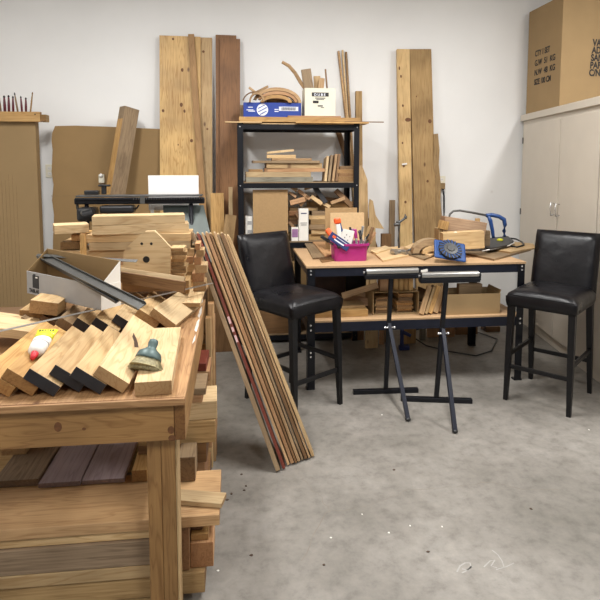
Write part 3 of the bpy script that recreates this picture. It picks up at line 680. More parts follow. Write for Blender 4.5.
tool('grey tweezers-like tool crossing in the right half of the pink bin', 'tool', 'metal_tool', (366, 249), (358.5, 231), .009, .008, DARKG, STEEL, .4, 3.96, 3.96)
tool('steel awl leaning right in front of the brown handles', 'awl', 'awl', (360, 250), (369, 234), .008, .008, BLACK, STEEL, .3, 3.95, 3.95)
tool('purple marker behind the white card', 'marker', 'marker', (352, 249), (352.5, 228.5), .014, .014, PURP, PURP, .3, 4.07, 4.08)
tool('thin black screwdriver behind the white package', 'screwdriver', 'screwdriver', (353, 247), (350, 227), .01, .01, BLACK, STEEL, .5, 4.04, 4.05)
def pack(name, label, x0, y0, x1, y1, w, t, mat, Y, marks):
    a, b = aty(x0, y0, Y), aty(x1, y1, Y); o = stick(name, label, 'package', GB, mat, a, b, w, t, (0, -1, .25)); L = (b-a).length
    for (fx, fy, lw, lh, mm) in marks: MB().box((fx*L, fy*w, t/2+.0006), (lw*L, lh*w, .001)).build('printed_mark', mm, o)
pack('blue_package', 'blue and white packet slanting across the pink bin', 330, 235, 349, 248, .06, .01, NAVY, 3.93, [(0, -.12, .5, .16, LWHITE), (-.3, .1, .15, .3, ORANGE), (.1, .25, .6, .06, LWHITE)])
pack('white_package', 'white card with black dots standing in the pink bin', 344, 250, 349, 230, .085, .006, WHITEC, 3.96, [(-.1, .2, .06, .06, INK), (.1, .2, .06, .06, INK), (.25, .1, .06, .06, INK), (0, -.1, .06, .06, INK), (.2, -.2, .05, .05, INK)])
# fibreboard squares standing behind the bin
fb('fibreboard_sheet', 'larger tan fibreboard square behind the pink bin', 'panel', None, MDF, 325.5, 208, 357, 262, 4.42, .012, pitch=-4)
fb('fibreboard_sheet', 'smaller tan rounded fibreboard square in front of the larger one', 'panel', None, MDFL, 330.5, 213, 364, 262, 4.3, .012, pitch=-3)
# left flat boards on the table
GT = 'thin boards lying on the work table'
def flat(name, label, cat, group, mat, px, z, t):
    """quad on horizontal plane z (top) from pixel corners"""
    P = [atz(x, y, z+t) for x, y in px]; c = sum(P, V())/len(P)
    e = [(P[(i+1) % len(P)]-P[i]) for i in range(len(P))]; d = max(e, key=lambda v: v.length); Q = frame(d, (0, 0, 1))
    m = MB().prism([Q.transposed() @ (p-c) for p in P], (0, 0, -t))
    return tag(m.build(name, mat, M=mat4(Q, c)), label, cat, group)
flat('thin_board', 'brown thin board lying at the left end of the work table', 'board', GT, GREYM, [(313, 258), (304.5, 243), (317, 242), (329, 257)], TT, .01)
flat('thin_board', 'second thin board lying left of the pink bin', 'board', GT, CEDAR, [(325, 256), (312, 241), (326, 240), (335, 254)], TT+.0105, .01)
flat('thin_board', 'small chip of board at the table front edge left of the bin', 'board', GT, BROWN, [(322, 262), (319, 258), (333, 256.5), (334, 260)], TT, .007)
flat('thin_board', 'light triangular-ended board lying right of the pink bin', 'board', GT, MDFL, [(372, 251), (398, 246), (409, 255), (383, 260.5)], TT, .012)
flat('thin_board', 'smaller pale board on top of the triangular one', 'board', GT, PINEL, [(370, 250), (385, 245.5), (392, 248), (376, 253)], TT+.0125, .008)
flat('thin_board', 'pale board lying in front of the wall-side of the clamp', 'board', GT, GREYM, [(400, 251), (408, 246), (432, 256), (424, 259)], TT, .012)
flat('thin_board', 'long pale board lying at an angle under the blue disc guard', 'board', GT, MDFL, [(404, 247), (415, 242.5), (440, 250), (430, 255.5)], TT+.0125, .012)
flat('thin_board', 'flat tan board under the big pine block at right end of table', 'board', GT, GREYM, [(455, 251), (455, 246), (527, 243), (531, 249), (494, 259)], TT, .014)
flat('thin_board', 'pale board sticking out past the right end of the table', 'board', GT, PINE, [(480, 247), (495, 240), (533, 243.5), (536, 247.5), (510, 252)], TT+.0145, .012)
# metal clamp
cl = thing('bar_clamp', 'grey metal clamp standing on the work table beside the tall boards', 'clamp', aty(397, 253, 4.2)); cl.location.z = TT
o_ = V(cl.location)
def q(x, y, Y=4.2): return aty(x, y, Y)-o_
MB().tube([q(399, 248), q(398.5, 240), q(399, 228), q(400, 220)], .008).tube([q(396, 222.5), q(400, 222), q(404, 219), q(406, 216), q(405, 214.5)], .009).build('clamp_arm', DARKG, cl, smooth=True)
MB().cyl(q(394, 225), q(400, 224), .014).sph(q(405.5, 217.5), .013).build('clamp_jaw', DARKG, cl, smooth=True)
MB().box((0, 0, .02), (.1, .06, .04), Euler((0, 0, .3)), .01).cyl((-.05, -.03, .03), (-.03, -.08, .035), .02).cyl((.03, -.04, .03), (.05, -.09, .03), .016).build('clamp_base', STEEL, cl)
MB().tube([(.05, -.05, .03), (.09, -.06, .05), (.13, -.02, .06)], .008).build('clamp_screw', DARKG, cl, smooth=True)
# heap at right of table
fb('wood_block', 'large pine block behind the blue disc guard', 'block', None, PINE, 444, 232.5, 483.5, 249, 3.98, .09, roll=-3, yaw=-5)
fb('rough_slab', 'rough pinkish bark slab on top of the heap of offcuts', 'offcut', None, wood('rough_slab', (192, 162, 132), (156, 124, 96), .3, 2, .9), 444, 220, 486, 235, 4.15, .1, roll=9)
fb('wood_block', 'small tan block at left end of the rough slab', 'block', None, GOLD, 441, 221, 448.5, 229.6, 4.14, .06, roll=12)
fb('wood_block', 'tan block supporting the rough slab at the left', 'block', None, PINE, 439, 229, 470, 244, 4.17, .1)
fb('wood_block', 'tiny upright block on the rough slab', 'block', None, ROUGH, 476.5, 218.5, 480, 226, 4.2, .03)
fb('wood_block', 'grey-brown block supporting the rough slab at the right', 'block', None, GREYM, 472, 231, 490, 247, 4.2, .1)
c_ = aty(432, 242, 4.05)
arc('curved_offcut', 'rounded grey-brown offcut left of the pine block', X(434, 4.02, .9), TT+.026, .12, .085, 0, PI, 4.08, .07, .05, GREYM, 'curved offcuts on the work table')
arc('curved_offcut', 'inner rounded tan offcut left of the pine block', X(437, 4.02, .9), TT+.026, .08, .04, 0, PI, 4.06, .08, .04, PINE, 'curved offcuts on the work table')
flat('sanding_pad', 'black rubber pad with white rim beside the hacksaw', 'pad', None, BLACK, [(484, 247), (487, 238), (508, 236), (514, 241), (507, 245), (490, 248.5)], TT+.035, .02)
pdn = bpy.data.objects['sanding_pad']
cord('cable', 'white cable curving round the black rubber pad', 'cable', [atz(x, y, TT+.045) for x, y in ((482, 251), (490, 249.6), (500, 247.5), (509, 245.6), (514, 243), (512, 240), (506, 237.5))], .005, WHITE)
cord('cable', 'black cable coiled at the right end of the table', 'cable', [atz(x, y, TT+.034) for x, y in ((508, 238), (516, 239), (522, 242), (524, 245), (517, 247), (511, 246))], .007, BLACK)
yc = atz(500, 240, TT+.06)
ykb = thing('yellow_cap', 'small yellow cap lying on the black rubber pad', 'cap', yc); MB().sph((0, 0, 0), .024, (1.15, 1, .6)).build('cap_body', YEL, ykb, smooth=True)
for (x, y, lb) in ((455.5, 233, 'left white bulb-like knob under the rough slab'), (462, 234, 'right cream knob under the rough slab')):
    p = aty(x, y, 4.0); kb = thing('small_knob', lb, 'knob', p); MB().sph((0, .0, 0), .014, (1, 1, .8)).build('knob_body', CREAM, kb, smooth=True)
# hacksaw
hs = thing('hacksaw', 'hacksaw with blue handle and grey frame on the offcut heap', 'saw', aty(480, 235, 4.28))
o_ = V(hs.location)
MB().tube([q(448, 226, 4.28), q(448.6, 219, 4.28), q(450, 214, 4.28), q(453.5, 211, 4.28), q(460, 210.5, 4.28), q(472, 212.5, 4.28), q(487, 215.5, 4.28)], .0085).build('frame_tube', STRIP, hs, smooth=True)
MB().tube([q(x, y, 4.28) for x, y in ((486, 215.5), (492, 215), (499, 216.5), (504, 219.5), (505, 225), (504, 231), (504.5, 236.5))], [.015, .017, .016, .018, .017, .017, .016]).tube([q(x, y, 4.28) for x, y in ((488, 215), (490.5, 221), (491.5, 226), (492.5, 231), (493, 235), (493.5, 238))], [.014, .017, .016, .015, .014, .013]).build('handle', BLUE, hs, smooth=True)
MB().box((q(470, 232, 4.28)+q(470, 232, 4.28))/2, (.33, .002, .014), Euler((0, R(20), 0))).build('blade', STEEL, hs)
# blue disc guard
dc = atz(450, 252, TT+.07)
dg = thing('disc_guard', 'blue square disc guard with black slotted ring at table front', 'guard', aty(450, 250.2, 3.83))
dg.rotation_euler = (Matrix.Rotation(R(44), 3, 'X') @ Matrix.Rotation(R(-13), 3, 'Z')).to_euler()
m = MB(); m.box((0, 0, -.006), (.225, .165, .012), None, .01); m.build('base_plate', BLUE, dg)
MB().lathe((0, 0, 0), (0, 0, .018), [(0, .084), (.6, .084), (1, .08)], 32).build('dark_ring', BLACK, dg)
m = MB()
for k in range(18): a = 2*PI*k/18; m.box((.066*_c(a), .066*_s(a), .0185), (.036, .007, .004), Euler((0, 0, a+.3)))
m.build('blue_vane', BLUE, dg)
MB().lathe((0, 0, .018), (0, 0, .03), [(0, .05), (.4, .05), (.5, .03), (1, .026)], 28).build('centre_disc', DARKG, dg)
m = MB()
for k in range(4): a = PI/4+PI/2*k; m.sph((.098*_c(a)*1.05, .07*_s(a)*1.05, .002), .006)
m.build('screw', BLACK, dg)

# things on the lower shelf of the table
LS = .4935
G5 = 'pieces on the lower shelf of the work table'
def ls(name, label, cat, mat, x0, x1, h0, h1, Y, d, yaw=0, roll=0): return on(name, label, cat, G5, mat, x0, x1, LS+h0, LS+h1, Y, d, yaw, roll)
ls('wood_board', 'wide flat golden board at left on the lower table shelf', 'board', GOLD, 312, 368, 0, .05, 3.87, .3)
ls('wood_board', 'thin pale board lying on the wide golden board', 'board', PINE, 314, 365, .051, .068, 3.92, .28, 2)
a, b = aty(342, 296, 4.0), aty(378, 285, 3.95)
stick('wood_strip', 'tan stick slanting up over the boards on the lower table shelf', 'board', G5, TAN, a, b, .045, .03, (0, -1, .3))
a, b = aty(343, 297, 4.1), aty(372, 303, 4.05)
stick('wood_strip', 'brown stick crossing behind the slanting tan one', 'board', G5, CEDAR, a, b, .06, .03, (0, -1, .3))
ls('tool_bag', 'dark brown cloth bag at the back left of the lower table shelf', 'bag', plain('dark_cloth', (62, 48, 44), .9, nz=.3, scale=8), 313, 345, .07, .25, 4.2, .25)
ls('dark_box', 'black box behind the slanting sticks on the lower table shelf', 'box', BLACK, 346, 366, .07, .24, 4.3, .2)
# cubby (small cardboard tray on its side with thin slats)
cb = thing('cardboard_cubby', 'open cardboard carton on its side holding thin slats', 'carton', (X(396, 3.9, .6), 3.9, LS))
cw = X(418, 3.9, .6)-X(373, 3.9, .6)
MB().box((0, .12, .003), (cw, .24, .006)).box((0, .12, .165), (cw, .24, .006)).box((-cw/2, .12, .084), (.006, .24, .16)).box((cw/2, .12, .084), (.006, .24, .16)).box((0, .24, .084), (cw, .006, .16)).build('carton_shell', CARDL, cb)
zz = LS+.0065
for i in range(9):
    x1 = 389+rnd.uniform(-2, 1); x0 = 375.5+rnd.uniform(-1, 1)
    on('wood_lath', f'thin slat {ORD[i]} in the left stack inside the carton', 'slat', 'slats stacked in the carton', rnd.choice([GREYM, PINEL, TAN]), x0, x1, zz, zz+.0125, 3.91+rnd.uniform(0, .01), .18); zz += .013
zz = LS+.0065
for i in range(10):
    on('wood_lath', f'thin slat {ORD[i]} in the right stack inside the carton', 'slat', 'slats stacked in the carton', rnd.choice([GREYM, PINE, GOLD]), 397+rnd.uniform(-1, 2), 413+rnd.uniform(-1.5, 1), zz, zz+.0135, 3.92+rnd.uniform(0, .01), .18); zz += .014
for i, (x0, x1, h, lb) in enumerate([(380, 389.5, .115, 'brown upright block left of the stand post on the carton'), (394, 398.5, .11, 'first golden upright block on the carton'), (399, 403.5, .112, 'second golden upright block on the carton'), (404, 408, .108, 'third golden upright block on the carton'), (408.6, 413, .11, 'fourth golden upright block on the carton')]):
    on('wood_block', lb, 'block', 'blocks standing on the carton', GOLD if i else CEDAR, x0, x1, LS+.1685, LS+.1685+h, 3.93, .06)
for i in range(5):
    a = atz(391+i*1.9, 318.5, LS+.002)+V((0, .02, 0)); b = a+V((-.10+.012*i, .03, .09+.004*i)) 
    stick('wood_lath', 'slanting thin slat propped in the carton', 'slat', 'slats propped in the middle of the carton', PINE, a+V((.02, 0, .006)), b+V((.02, 0, 0)), .008, .12, (0, -1, 0)) if False else None
# slats leaning to the right of the carton
for i, (xb, yb, xt, yt, w, mt, lb) in enumerate([(421.5, 316, 430, 284, .035, TAN, 'first leaning slat right of the carton'), (426, 317, 434.5, 285, .02, PINE, 'second leaning slat right of the carton, narrow and pale'), (430, 317, 439, 284, .035, GOLD, 'third leaning slat right of the carton'), (435.5, 317, 443.5, 284, .04, TAN, 'fourth leaning slat, just behind the stand post'), (441, 317, 447.5, 288, .03, CEDAR, 'fifth leaning slat, against the cardboard box')]):
    a = aty(xb, yb, 3.84+i*.01); a.z = LS+.012; b = aty(xt, yt+2, 3.91+i*.012)
    stick('wood_lath', lb, 'slat', 'slats leaning beside the carton', mt, a, b, w, .02, (0, -1, 0))
for i, (xb, xt, lb) in enumerate([(417.5, 423, 'dusty slat leaning behind the others near the carton'), (424, 436, 'wide dusty slat leaning at the back')]):
    a = aty(xb+5, 312, 4.15); a.z = LS+.03; b = aty(xt, 288, 4.25)
    stick('wood_lath', lb, 'slat', 'slats leaning beside the carton', GREYM, a, b, .08, .015, (0, -1, 0))
# cardboard box right
kb = thing('cardboard_box', 'open tan cardboard box on the right of the lower table shelf', 'box', (X(474, 3.83, .6), 3.84, LS))
bw = X(500.5, 3.83, .6)-X(447.5, 3.83, .6)
MB().box((0, 0, .075), (bw, .006, .15)).box((0, .22, .075), (bw, .006, .15)).box((-bw/2, .11, .075), (.006, .22, .15)).box((bw/2, .11, .075), (.006, .22, .15)).box((0, .11, .004), (bw, .22, .006)).build('carton_body', CARDL, kb)
MB().box((bw/2+.006, .11, .16), (.004, .2, .03), Euler((0, R(20), 0))).build('flap', CARD, kb)
on('wood_block', 'brown block with a hole lying in the tan cardboard box', 'block', None, GREYM, 459, 482, LS+.12, LS+.205, 3.92, .05)
on('wood_block', 'dark offcut at the bottom of the tan cardboard box', 'block', None, BROWN, 452, 495, LS+.008, LS+.119, 3.9, .1)
# under the table
GU = 'boards standing on the floor under the work table'
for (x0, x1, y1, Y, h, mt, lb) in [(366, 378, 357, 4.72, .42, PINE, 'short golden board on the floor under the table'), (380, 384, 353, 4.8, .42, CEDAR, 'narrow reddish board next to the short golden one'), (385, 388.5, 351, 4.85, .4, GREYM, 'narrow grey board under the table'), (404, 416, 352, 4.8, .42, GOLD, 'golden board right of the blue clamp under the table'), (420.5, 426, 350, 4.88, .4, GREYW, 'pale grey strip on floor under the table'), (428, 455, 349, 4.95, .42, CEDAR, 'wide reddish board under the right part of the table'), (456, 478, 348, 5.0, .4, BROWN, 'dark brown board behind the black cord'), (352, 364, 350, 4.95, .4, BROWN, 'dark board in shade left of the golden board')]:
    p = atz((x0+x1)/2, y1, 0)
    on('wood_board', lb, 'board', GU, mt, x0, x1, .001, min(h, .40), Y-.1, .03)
bc = thing('blue_clamp', 'dark blue clamp standing on the floor under the table', 'clamp', (X(404, 4.55, .1), 4.55, 0))
MB().box((0, 0, .02), (.09, .05, .04), None, .008).box((-.02, 0, .14), (.03, .03, .22), None, .008).cyl((-.02, 0, .16), (.05, -.03, .13), .015).build('clamp_body', NAVY, bc)
cord('extension_cord', 'black cord snaking on the floor under the right part of table', 'cord', [V(p) for p in ((1.45, 4.9, .30), (1.5, 4.88, .16), (1.57, 4.75, .05), (1.65, 4.6, .012), (1.8, 4.42, .012), (1.97, 4.3, .012), (2.15, 4.4, .012), (2.35, 4.7, .012), (2.2, 5.1, .012))], .006)
on('wood_offcut', 'small brown offcut on floor by the cabinet behind the table', 'offcut', None, BROWN, 486, 500, .001, .05, 4.95, .12)

# ------------------------------------------------------------------ bar stools
def make_stool(label, A, ang):
    """local: seat faces +Y, origin on the floor under the seat centre"""
    t = thing('bar_stool', label, 'stool', A, ang, 'black leather bar stools')
    # seat cushion
    m = MB(); bm = m.bm; nx, ny = 14, 14; w, d = .435, .45; z0, zt2 = .645, .742
    def P(u, v, k):
        x = (u-.5)*w; y = (v-.5)*d
        ex = min(u, 1-u)*w; ey = min(v, 1-v)*d
        rr = .035
        f = 1-(1-min(1, ex/rr))**2*.5-(1-min(1, ey/rr))**2*.5
        crown = .03*math.sin(PI*u)**.6*math.sin(PI*v)**.5 if 0 < u < 1 and 0 < v < 1 else 0
        return V((x, y, zt2+crown-(1-f)*.03))
    g = [[bm.verts.new(P(i/nx, j/ny, 0)) for i in range(nx+1)] for j in range(ny+1)]
    for j in range(ny):
        for i in range(nx): bm.faces.new((g[j][i], g[j][i+1], g[j+1][i+1], g[j+1][i]))
    rim = [g[0][i] for i in range(nx+1)]+[g[j][nx] for j in range(1, ny+1)]+[g[ny][i] for i in range(nx-1, -1, -1)]+[g[j][0] for j in range(ny-1, 0, -1)]
    prev = rim
    for (zz_, s_) in ((zt2-.03, 1.015), (zt2-.06, 1.012), (z0, .985)):
        cur = [bm.verts.new((v.co.x*s_, v.co.y*s_, zz_)) for v in rim]; n = len(cur)
        for k in range(n): bm.faces.new((prev[k], prev[(k+1) % n], cur[(k+1) % n], cur[k]))
        prev = cur
    bm.faces.new(prev)
    seat = m.build('seat', LEATH, t, smooth=True)
    # back
    m = MB(); bm = m.bm; nx, nz = 12, 10; w = .43; thick = .055; zb0, zb1 = .66, 1.11
    def yb(z): return -d/2-.0-.10*(z-.66)/.43
    fr = []; bk = []
    for j in range(nz+1):
        v = j/nz; z = zb0+(zb1-zb0)*v; f = []; b = []
        for i in range(nx+1):
            u = i/nx; x = (u-.5)*w
            e = (1-min(1, min(u, 1-u)*w/.03))**2; e2 = (1-min(1, (1-v)*(zb1-zb0)/.03))**2
            bul = .018*math.sin(PI*u)**.7*math.sin(PI*min(1, v*1.0))**.6 if 0 < u < 1 and 0 < v < 1 else 0
            f.append(bm.verts.new((x, yb(z)+thick/2+bul-.018*e-.012*e2, z))); b.append(bm.verts.new((x, yb(z)-thick/2+.008*e+.008*e2, z)))
        fr.append(f); bk.append(b)
    for j in range(nz):
        for i in range(nx):
            bm.faces.new((fr[j][i], fr[j][i+1], fr[j+1][i+1], fr[j+1][i])); bm.faces.new((bk[j][i+1], bk[j][i], bk[j+1][i], bk[j+1][i+1]))
        bm.faces.new((bk[j][0], fr[j][0], fr[j+1][0], bk[j+1][0])); bm.faces.new((fr[j][nx], bk[j][nx], bk[j+1][nx], fr[j+1][nx]))
    for i in range(nx):
        bm.faces.new((fr[nz][i], fr[nz][i+1], bk[nz][i+1], bk[nz][i])); bm.faces.new((fr[0][i+1], fr[0][i], bk[0][i], bk[0][i+1]))
    m.build('backrest', LEATH, t, smooth=True)
    # piping
    zt3 = zt2
    MB().tube([(-.205, .222, zt3-.022), (-.1, .228, zt3-.017), (0, .229, zt3-.015), (.1, .228, zt3-.017), (.205, .222, zt3-.022)], .004, 6).build('seam', LEATH, seat, smooth=True)
    for sx in (-1, 1):
        for sy in (-1, 1):
            top = V((sx*.19, sy*.195, .66)); bot = V((sx*.2, .225 if sy > 0 else -.265, 0))
            if sy < 0: top = V((sx*.19, -.205, .67))
            m = MB(); Q = Matrix.Identity(3); vs = []
            for (p, s_) in ((bot, .013), (bot.lerp(top, .5), .018), (top, .021)):
                vs.append([m.bm.verts.new(p+V((a*s_, b*s_, 0))) for a, b in ((-1, -1), (1, -1), (1, 1), (-1, 1))])
            for a, b in zip(vs, vs[1:]):
                for k in range(4): m.bm.faces.new((a[k], a[(k+1) % 4], b[(k+1) % 4], b[k]))
            m.bm.faces.new(vs[0][::-1]); m.bm.faces.new(vs[-1]); m.build('leg', LEGW, t)
    def lp(sx, sy, z):
        top = V((sx*.19, .195 if sy > 0 else -.205, .66)); bot = V((sx*.2, .225 if sy > 0 else -.265, 0)); return bot.lerp(top, z/.66)
    for (a, b, z) in (((-1, 1), (1, 1), .235), ((-1, -1), (1, -1), .235), ((-1, 1), (-1, -1), .31), ((1, 1), (1, -1), .31)):
        p, q_ = lp(*a, z), lp(*b, z); Q = frame(q_-p, (0, 0, 1))
        MB().box((0, 0, 0), ((q_-p).length, .018, .028), None, .003).build('stretcher', LEGW, t, M=mat4(Q, (p+q_)/2))
    return t
FL, FR, BL, BR = V((1.786, 3.477, 0)), V((2.084, 3.162, 0)), V((2.172, 3.799, 0)), V((2.444, 3.518, 0))
def place(fl, fr, bl, br):
    front = (fl+fr)/2; back = (bl+br)/2; d = (front-back).normalized(); ang = math.atan2(d.y, d.x)-PI/2
    return back+d*.265, ang
pR, aR = place(FL, FR, BL, BR)
sr = make_stool('black leather bar stool at the right by the white cabinet', pR, aR)
FLl, FRl, BLl = V((.303, 3.29, 0)), V((.671, 3.52, 0)), V((.02, 3.73, 0))
pL, aL = place(FLl, FRl, BLl, V((.41, 3.94, 0)))
sl = make_stool('black leather bar stool at the left beside the leaning strips', pL+V((.034, -.005, 0)), aL+R(3))
m = MB()
for x, w in ((-.12, .03), (-.05, .012), (.06, .03), (.15, .02)): m.box((x, -.225-.104, 1.1095), (w, .012, .004), None, .001)
m.build('worn_patch', GREYM, sr)['label'] = 'worn pale patches along the top edge'

# ------------------------------------------------------------------ roller stands
def roller_stand(label, b0, b1, foot, xr0, xr1, Yr, postx):
    b0, b1, foot = V(b0), V(b1), V(foot); o = (b0+b1)/2
    t = thing('roller_stand', label, 'roller stand', o, 0, 'roller stands in front of the work table')
    l = lambda p: V(p)-o
    Q = frame(b1-b0, (0, 0, 1))
    MB().box((0, 0, 0), ((b1-b0).length, .035, .03), None, .003).build('base_bar', BLACKM, t, M=mat4(Q, (0, 0, .0155)))
    zr_ = .86
    rc = V(((X(xr0, Yr, .87)+X(xr1, Yr, .87))/2, Yr, zr_)); rw = X(xr1, Yr, .87)-X(xr0, Yr, .87)
    top = V((X(postx, Yr, .8), Yr, .845)); base = V((o.x, o.y, .03))
    Q = frame(top-base, (0, -1, 0)); m = MB().box((0, 0, 0), ((top-base).length, .028, .025), None, .003)
    m.build('upright', BLACKM, t, M=mat4(Q, l((top+base)/2)))
    pv = base.lerp(top, .56)+V((0, -.028, 0)); ft = foot+V((0, 0, .012)); Q = frame(pv-ft, (0, -1, 0))
    pv2 = pv+(pv-ft).normalized()*.03
    kl = MB().box((0, 0, 0), ((pv2-ft).length, .026, .022), None, .003).build('kick_leg', DARKG if False else NAVYM, t, M=mat4(Q, l((pv2+ft)/2)))
    MB().sph(l(ft), .016, (1.1, 1.1, .75)).build('rubber_foot', BLACK, t, smooth=True)
    MB().cyl(l(pv+V((-.03, 0, 0))), l(pv+V((.03, 0, 0))), .006).sph(l(pv+V((-.032, 0, 0))), .009).sph(l(pv+V((.032, 0, 0))), .009).build('pivot_bolt', CHROME, t, smooth=True)
    MB().box((0, 0, -.022), (rw, .045, .03), None, .003).box((-rw/2, 0, 0), (.006, .045, .05)).box((rw/2, 0, 0), (.006, .045, .05)).build('roller_bracket', BLACKM, t, M=Matrix.Translation(l(rc)))
    MB().cyl((-rw/2+.008, 0, .012), (rw/2-.008, 0, .012), .021, seg=24).build('roller', STEEL, t, smooth=False, M=Matrix.Translation(l(rc)))
    MB().cyl((-rw/2-.012, 0, .008), (-rw/2, 0, .008), .008).cyl((rw/2, 0, .008), (rw/2+.012, 0, .008), .008).build('axle_nut', CHROME, t, M=Matrix.Translation(l(rc)))
roller_stand('left roller stand with steel roller and black folding legs', (.804, 3.685, 0), (1.262, 3.666, 0), (1.056, 3.242, 0), 365, 419, 3.6, 391)
roller_stand('right roller stand with steel roller and black folding legs', (1.10, 3.54, 0), (1.561, 3.448, 0), (1.284, 3.058, 0), 420, 479, 3.44, 446)

# ------------------------------------------------------------------ white cabinet at right with cardboard box on it
ca = V((2.86, 5.395, 0)); cang = math.atan2(-.988, -.152)      # local X runs along the front toward the camera
cz = 2.075
cab = thing('cabinet', 'tall off-white painted cabinet with chrome pulls along right wall', 'cabinet', ca, cang)
# local frame: +X along the front, +Y to the left of it => into the cabinet is +Y (pointing to world +X)
cx = V((_c(cang), _s(cang), 0)); cy = V((-_s(cang), _c(cang), 0))
LEN = 2.4
MB().box((LEN/2+.012, .36, cz/2), (LEN-.024, .66, cz), None, .003).build('carcass', CABW, cab)
# face frame trim on top
MB().box((LEN/2+.012, .022, cz-.03), (LEN-.024, .045, .06), None, .003).build('top_trim', CABW, cab)
def locx(px, z=1.2):
    d = ray(px, 165-(z-H)*F/4.8)
    # intersect with the front line
    n = cy; t_ = (ca-V((0, 0, 0))).dot(n)/d.dot(n); p = d*t_; return (V((p.x, p.y, 0))-ca).dot(cx)
xs = [locx(521), locx(557), locx(597)]
for i, (a, b) in enumerate([(max(.03, xs[0]), xs[1]-.008), (xs[1]+.008, xs[2]-.01), (xs[2]+.01, xs[2]+.62)]):
    dr = MB().box(((a+b)/2, .012, 1.035), (b-a, .022, 1.87), None, .003).build('door', CABW, cab)
    hx = b-.045 if i == 0 else (a+.04 if i == 1 else b-.05)
    MB().tube([(hx, 0, 1.16), (hx, -.03, 1.15), (hx, -.036, 1.205), (hx, -.03, 1.26), (hx, 0, 1.25)], .006).build('handle', CHROME, dr, smooth=True)
    ex = a+.0 if i != 1 else b+.008
    for z in ((.35, 1.12, 1.82) if i == 0 else (.25, .9)): MB().cyl((ex-.006, -.003, z-.03), (ex-.006, -.003, z+.03), .006).build('hinge', STRIP, dr)
# box on top
bo = thing('large_cardboard_box', 'large brown cardboard box with printed text on top of cabinet', 'box', ca+V((.04, -.62, cz+.001)), 0)
BXL = .95
MB().box((BXL/2, .29, .5), (BXL, .58, 1.0), None, .004).build('carton_body', CARDL, bo)
fm = frame((0, -1, 0), (-1, 0, 0)); hh_ = .068
text('CTY 1 SET', .075, INK, bo, mat4(fm, (-.002, .44, .545)), sx=.75, bold=.002)
text('G.W  51  KG', .075, INK, bo, mat4(fm, (-.002, .44, .455)), sx=.85, bold=.002)
text('N.W  48  KG', .075, INK, bo, mat4(fm, (-.002, .44, .365)), sx=.85, bold=.002)
text('SIZE 100 CM', .075, INK, bo, mat4(fm, (-.002, .44, .275)), sx=.72, bold=.002)
ff = frame((1, 0, 0), (0, -1, 0))
for i, s_ in enumerate(['VAL', 'ADD', 'SAN', 'PAR', 'C/NO']):
    text(s_, .082, INK, bo, mat4(ff, (.295-.006*i, -.002, .565-.066*i)), sx=.75, bold=.003)

# ------------------------------------------------------------------ tool stand behind the lumber
TS = thing('saw_stand', 'long black saw stand rail with clamp behind the stacked lumber', 'tool stand', (X(140, 4.2, 1.3), 4.2, 0))
o_ = V(TS.location)
def q2(x, y, Y=4.2): return aty(x, y, Y)-o_
x0_, x1_ = q2(75, 200).x, q2(204.5, 200).x; zc_ = (q2(140, 195).z+q2(140, 205).z)/2; hh2 = abs(q2(140, 195).z-q2(140, 205).z)
MB().box(((x0_+x1_)/2, 0, zc_-.006), (x1_-x0_, .06, hh2*.6), None, .008).box(((x0_+x1_)/2, -.035, zc_+.012), (x1_-x0_-.02, .02, .018), None, .004).build('rail', BLACKM, TS)
MB().box(((x0_+x1_)/2, .03, zc_+hh2*.42), (x1_-x0_-.03, .14, .012), None, .003).build('rail_top', DARKG, TS)
m = MB()
for k in range(30): m.box((x0_+.42+k*.018, -.047, zc_+.012), (.003, .004, .014))
m.build('scale_mark', STRIP, TS)
MB().box(((x0_+x1_)/2-.03*0+.02, -.048, zc_+.001), (.035, .004, .05), None, .001).build('clear_slider', STRIP, TS)
MB().box(q2(92, 192.5), (.1, .05, .03), None, .005).cyl(q2(104, 194), q2(104, 186), .018).box(q2(104.5, 185.5), (.08, .05, .014), None, .004).build('clamp', BLACK, TS)
MB().tube([q2(77, 200), q2(77.5, 208), q2(80, 214), q2(83, 219)], .01).build('bracket', BLACK, TS, smooth=True)
MB().box(q2(88, 214), (.13, .14, .1), None, .02).box(q2(118, 209), (.24, .12, .055), None, .015).cyl(q2(84, 216, 4.1), q2(94, 213, 4.1), .035).build('motor_housing', BLACK, TS)
MB().sph(q2(87, 213, 4.12), .04, (1.2, .8, .7)).build('grey_cover', STRIP, TS, smooth=True)
MB().tube([q2(124, 210), q2(132, 211), q2(137, 208), q2(139, 205)], .006).build('cable', BLACK, TS, smooth=True)
for sx in (x0_+.08, x1_-.1):
    MB().tube([(sx, 0, zc_-.02), (sx-.02, .1, .65), (sx-.04, .2, .01)], .015).tube([(sx, 0, zc_-.02), (sx+.02, -.08, .65), (sx+.04, -.16, .01)], .015).build('leg', BLACKM, TS, smooth=True)
fb('white_board', 'white board standing behind the black saw stand rail', 'board', None, WHITE, 148, 175.5, 199, 210, 4.34, .012)
fb('white_strip', 'short white upright strip below the saw stand rail', 'strip', None, WHITE, 150.5, 205, 154, 224, 4.30, .02)
g1 = [aty(x, y, Y) for x, y, Y in ((163, 205.5, 4.27), (203.5, 205.5, 4.27), (215, 233, 4.12), (166, 233, 4.12))]
cc_ = sum(g1, V())/4; nn = (g1[1]-g1[0]).cross(g1[2]-g1[1]).normalized(); Qg = frame(g1[1]-g1[0], -nn if nn.y > 0 else nn)
g1[2] = aty(217, 262, 3.98); g1[3] = aty(166, 262, 3.98); 
tag(MB().prism([p-cc_ for p in g1], (0, .01, .003)).build('sloping_sheet', GRN, M=Matrix.Translation(cc_)), 'grey-green sloping panel under the right end of the rail', 'panel')
nl = thing('outlet_box', 'small whitish outlet box with an added globe for its glow, on the cardboard behind the stand', 'outlet box', aty(101, 176.5, 5.25))
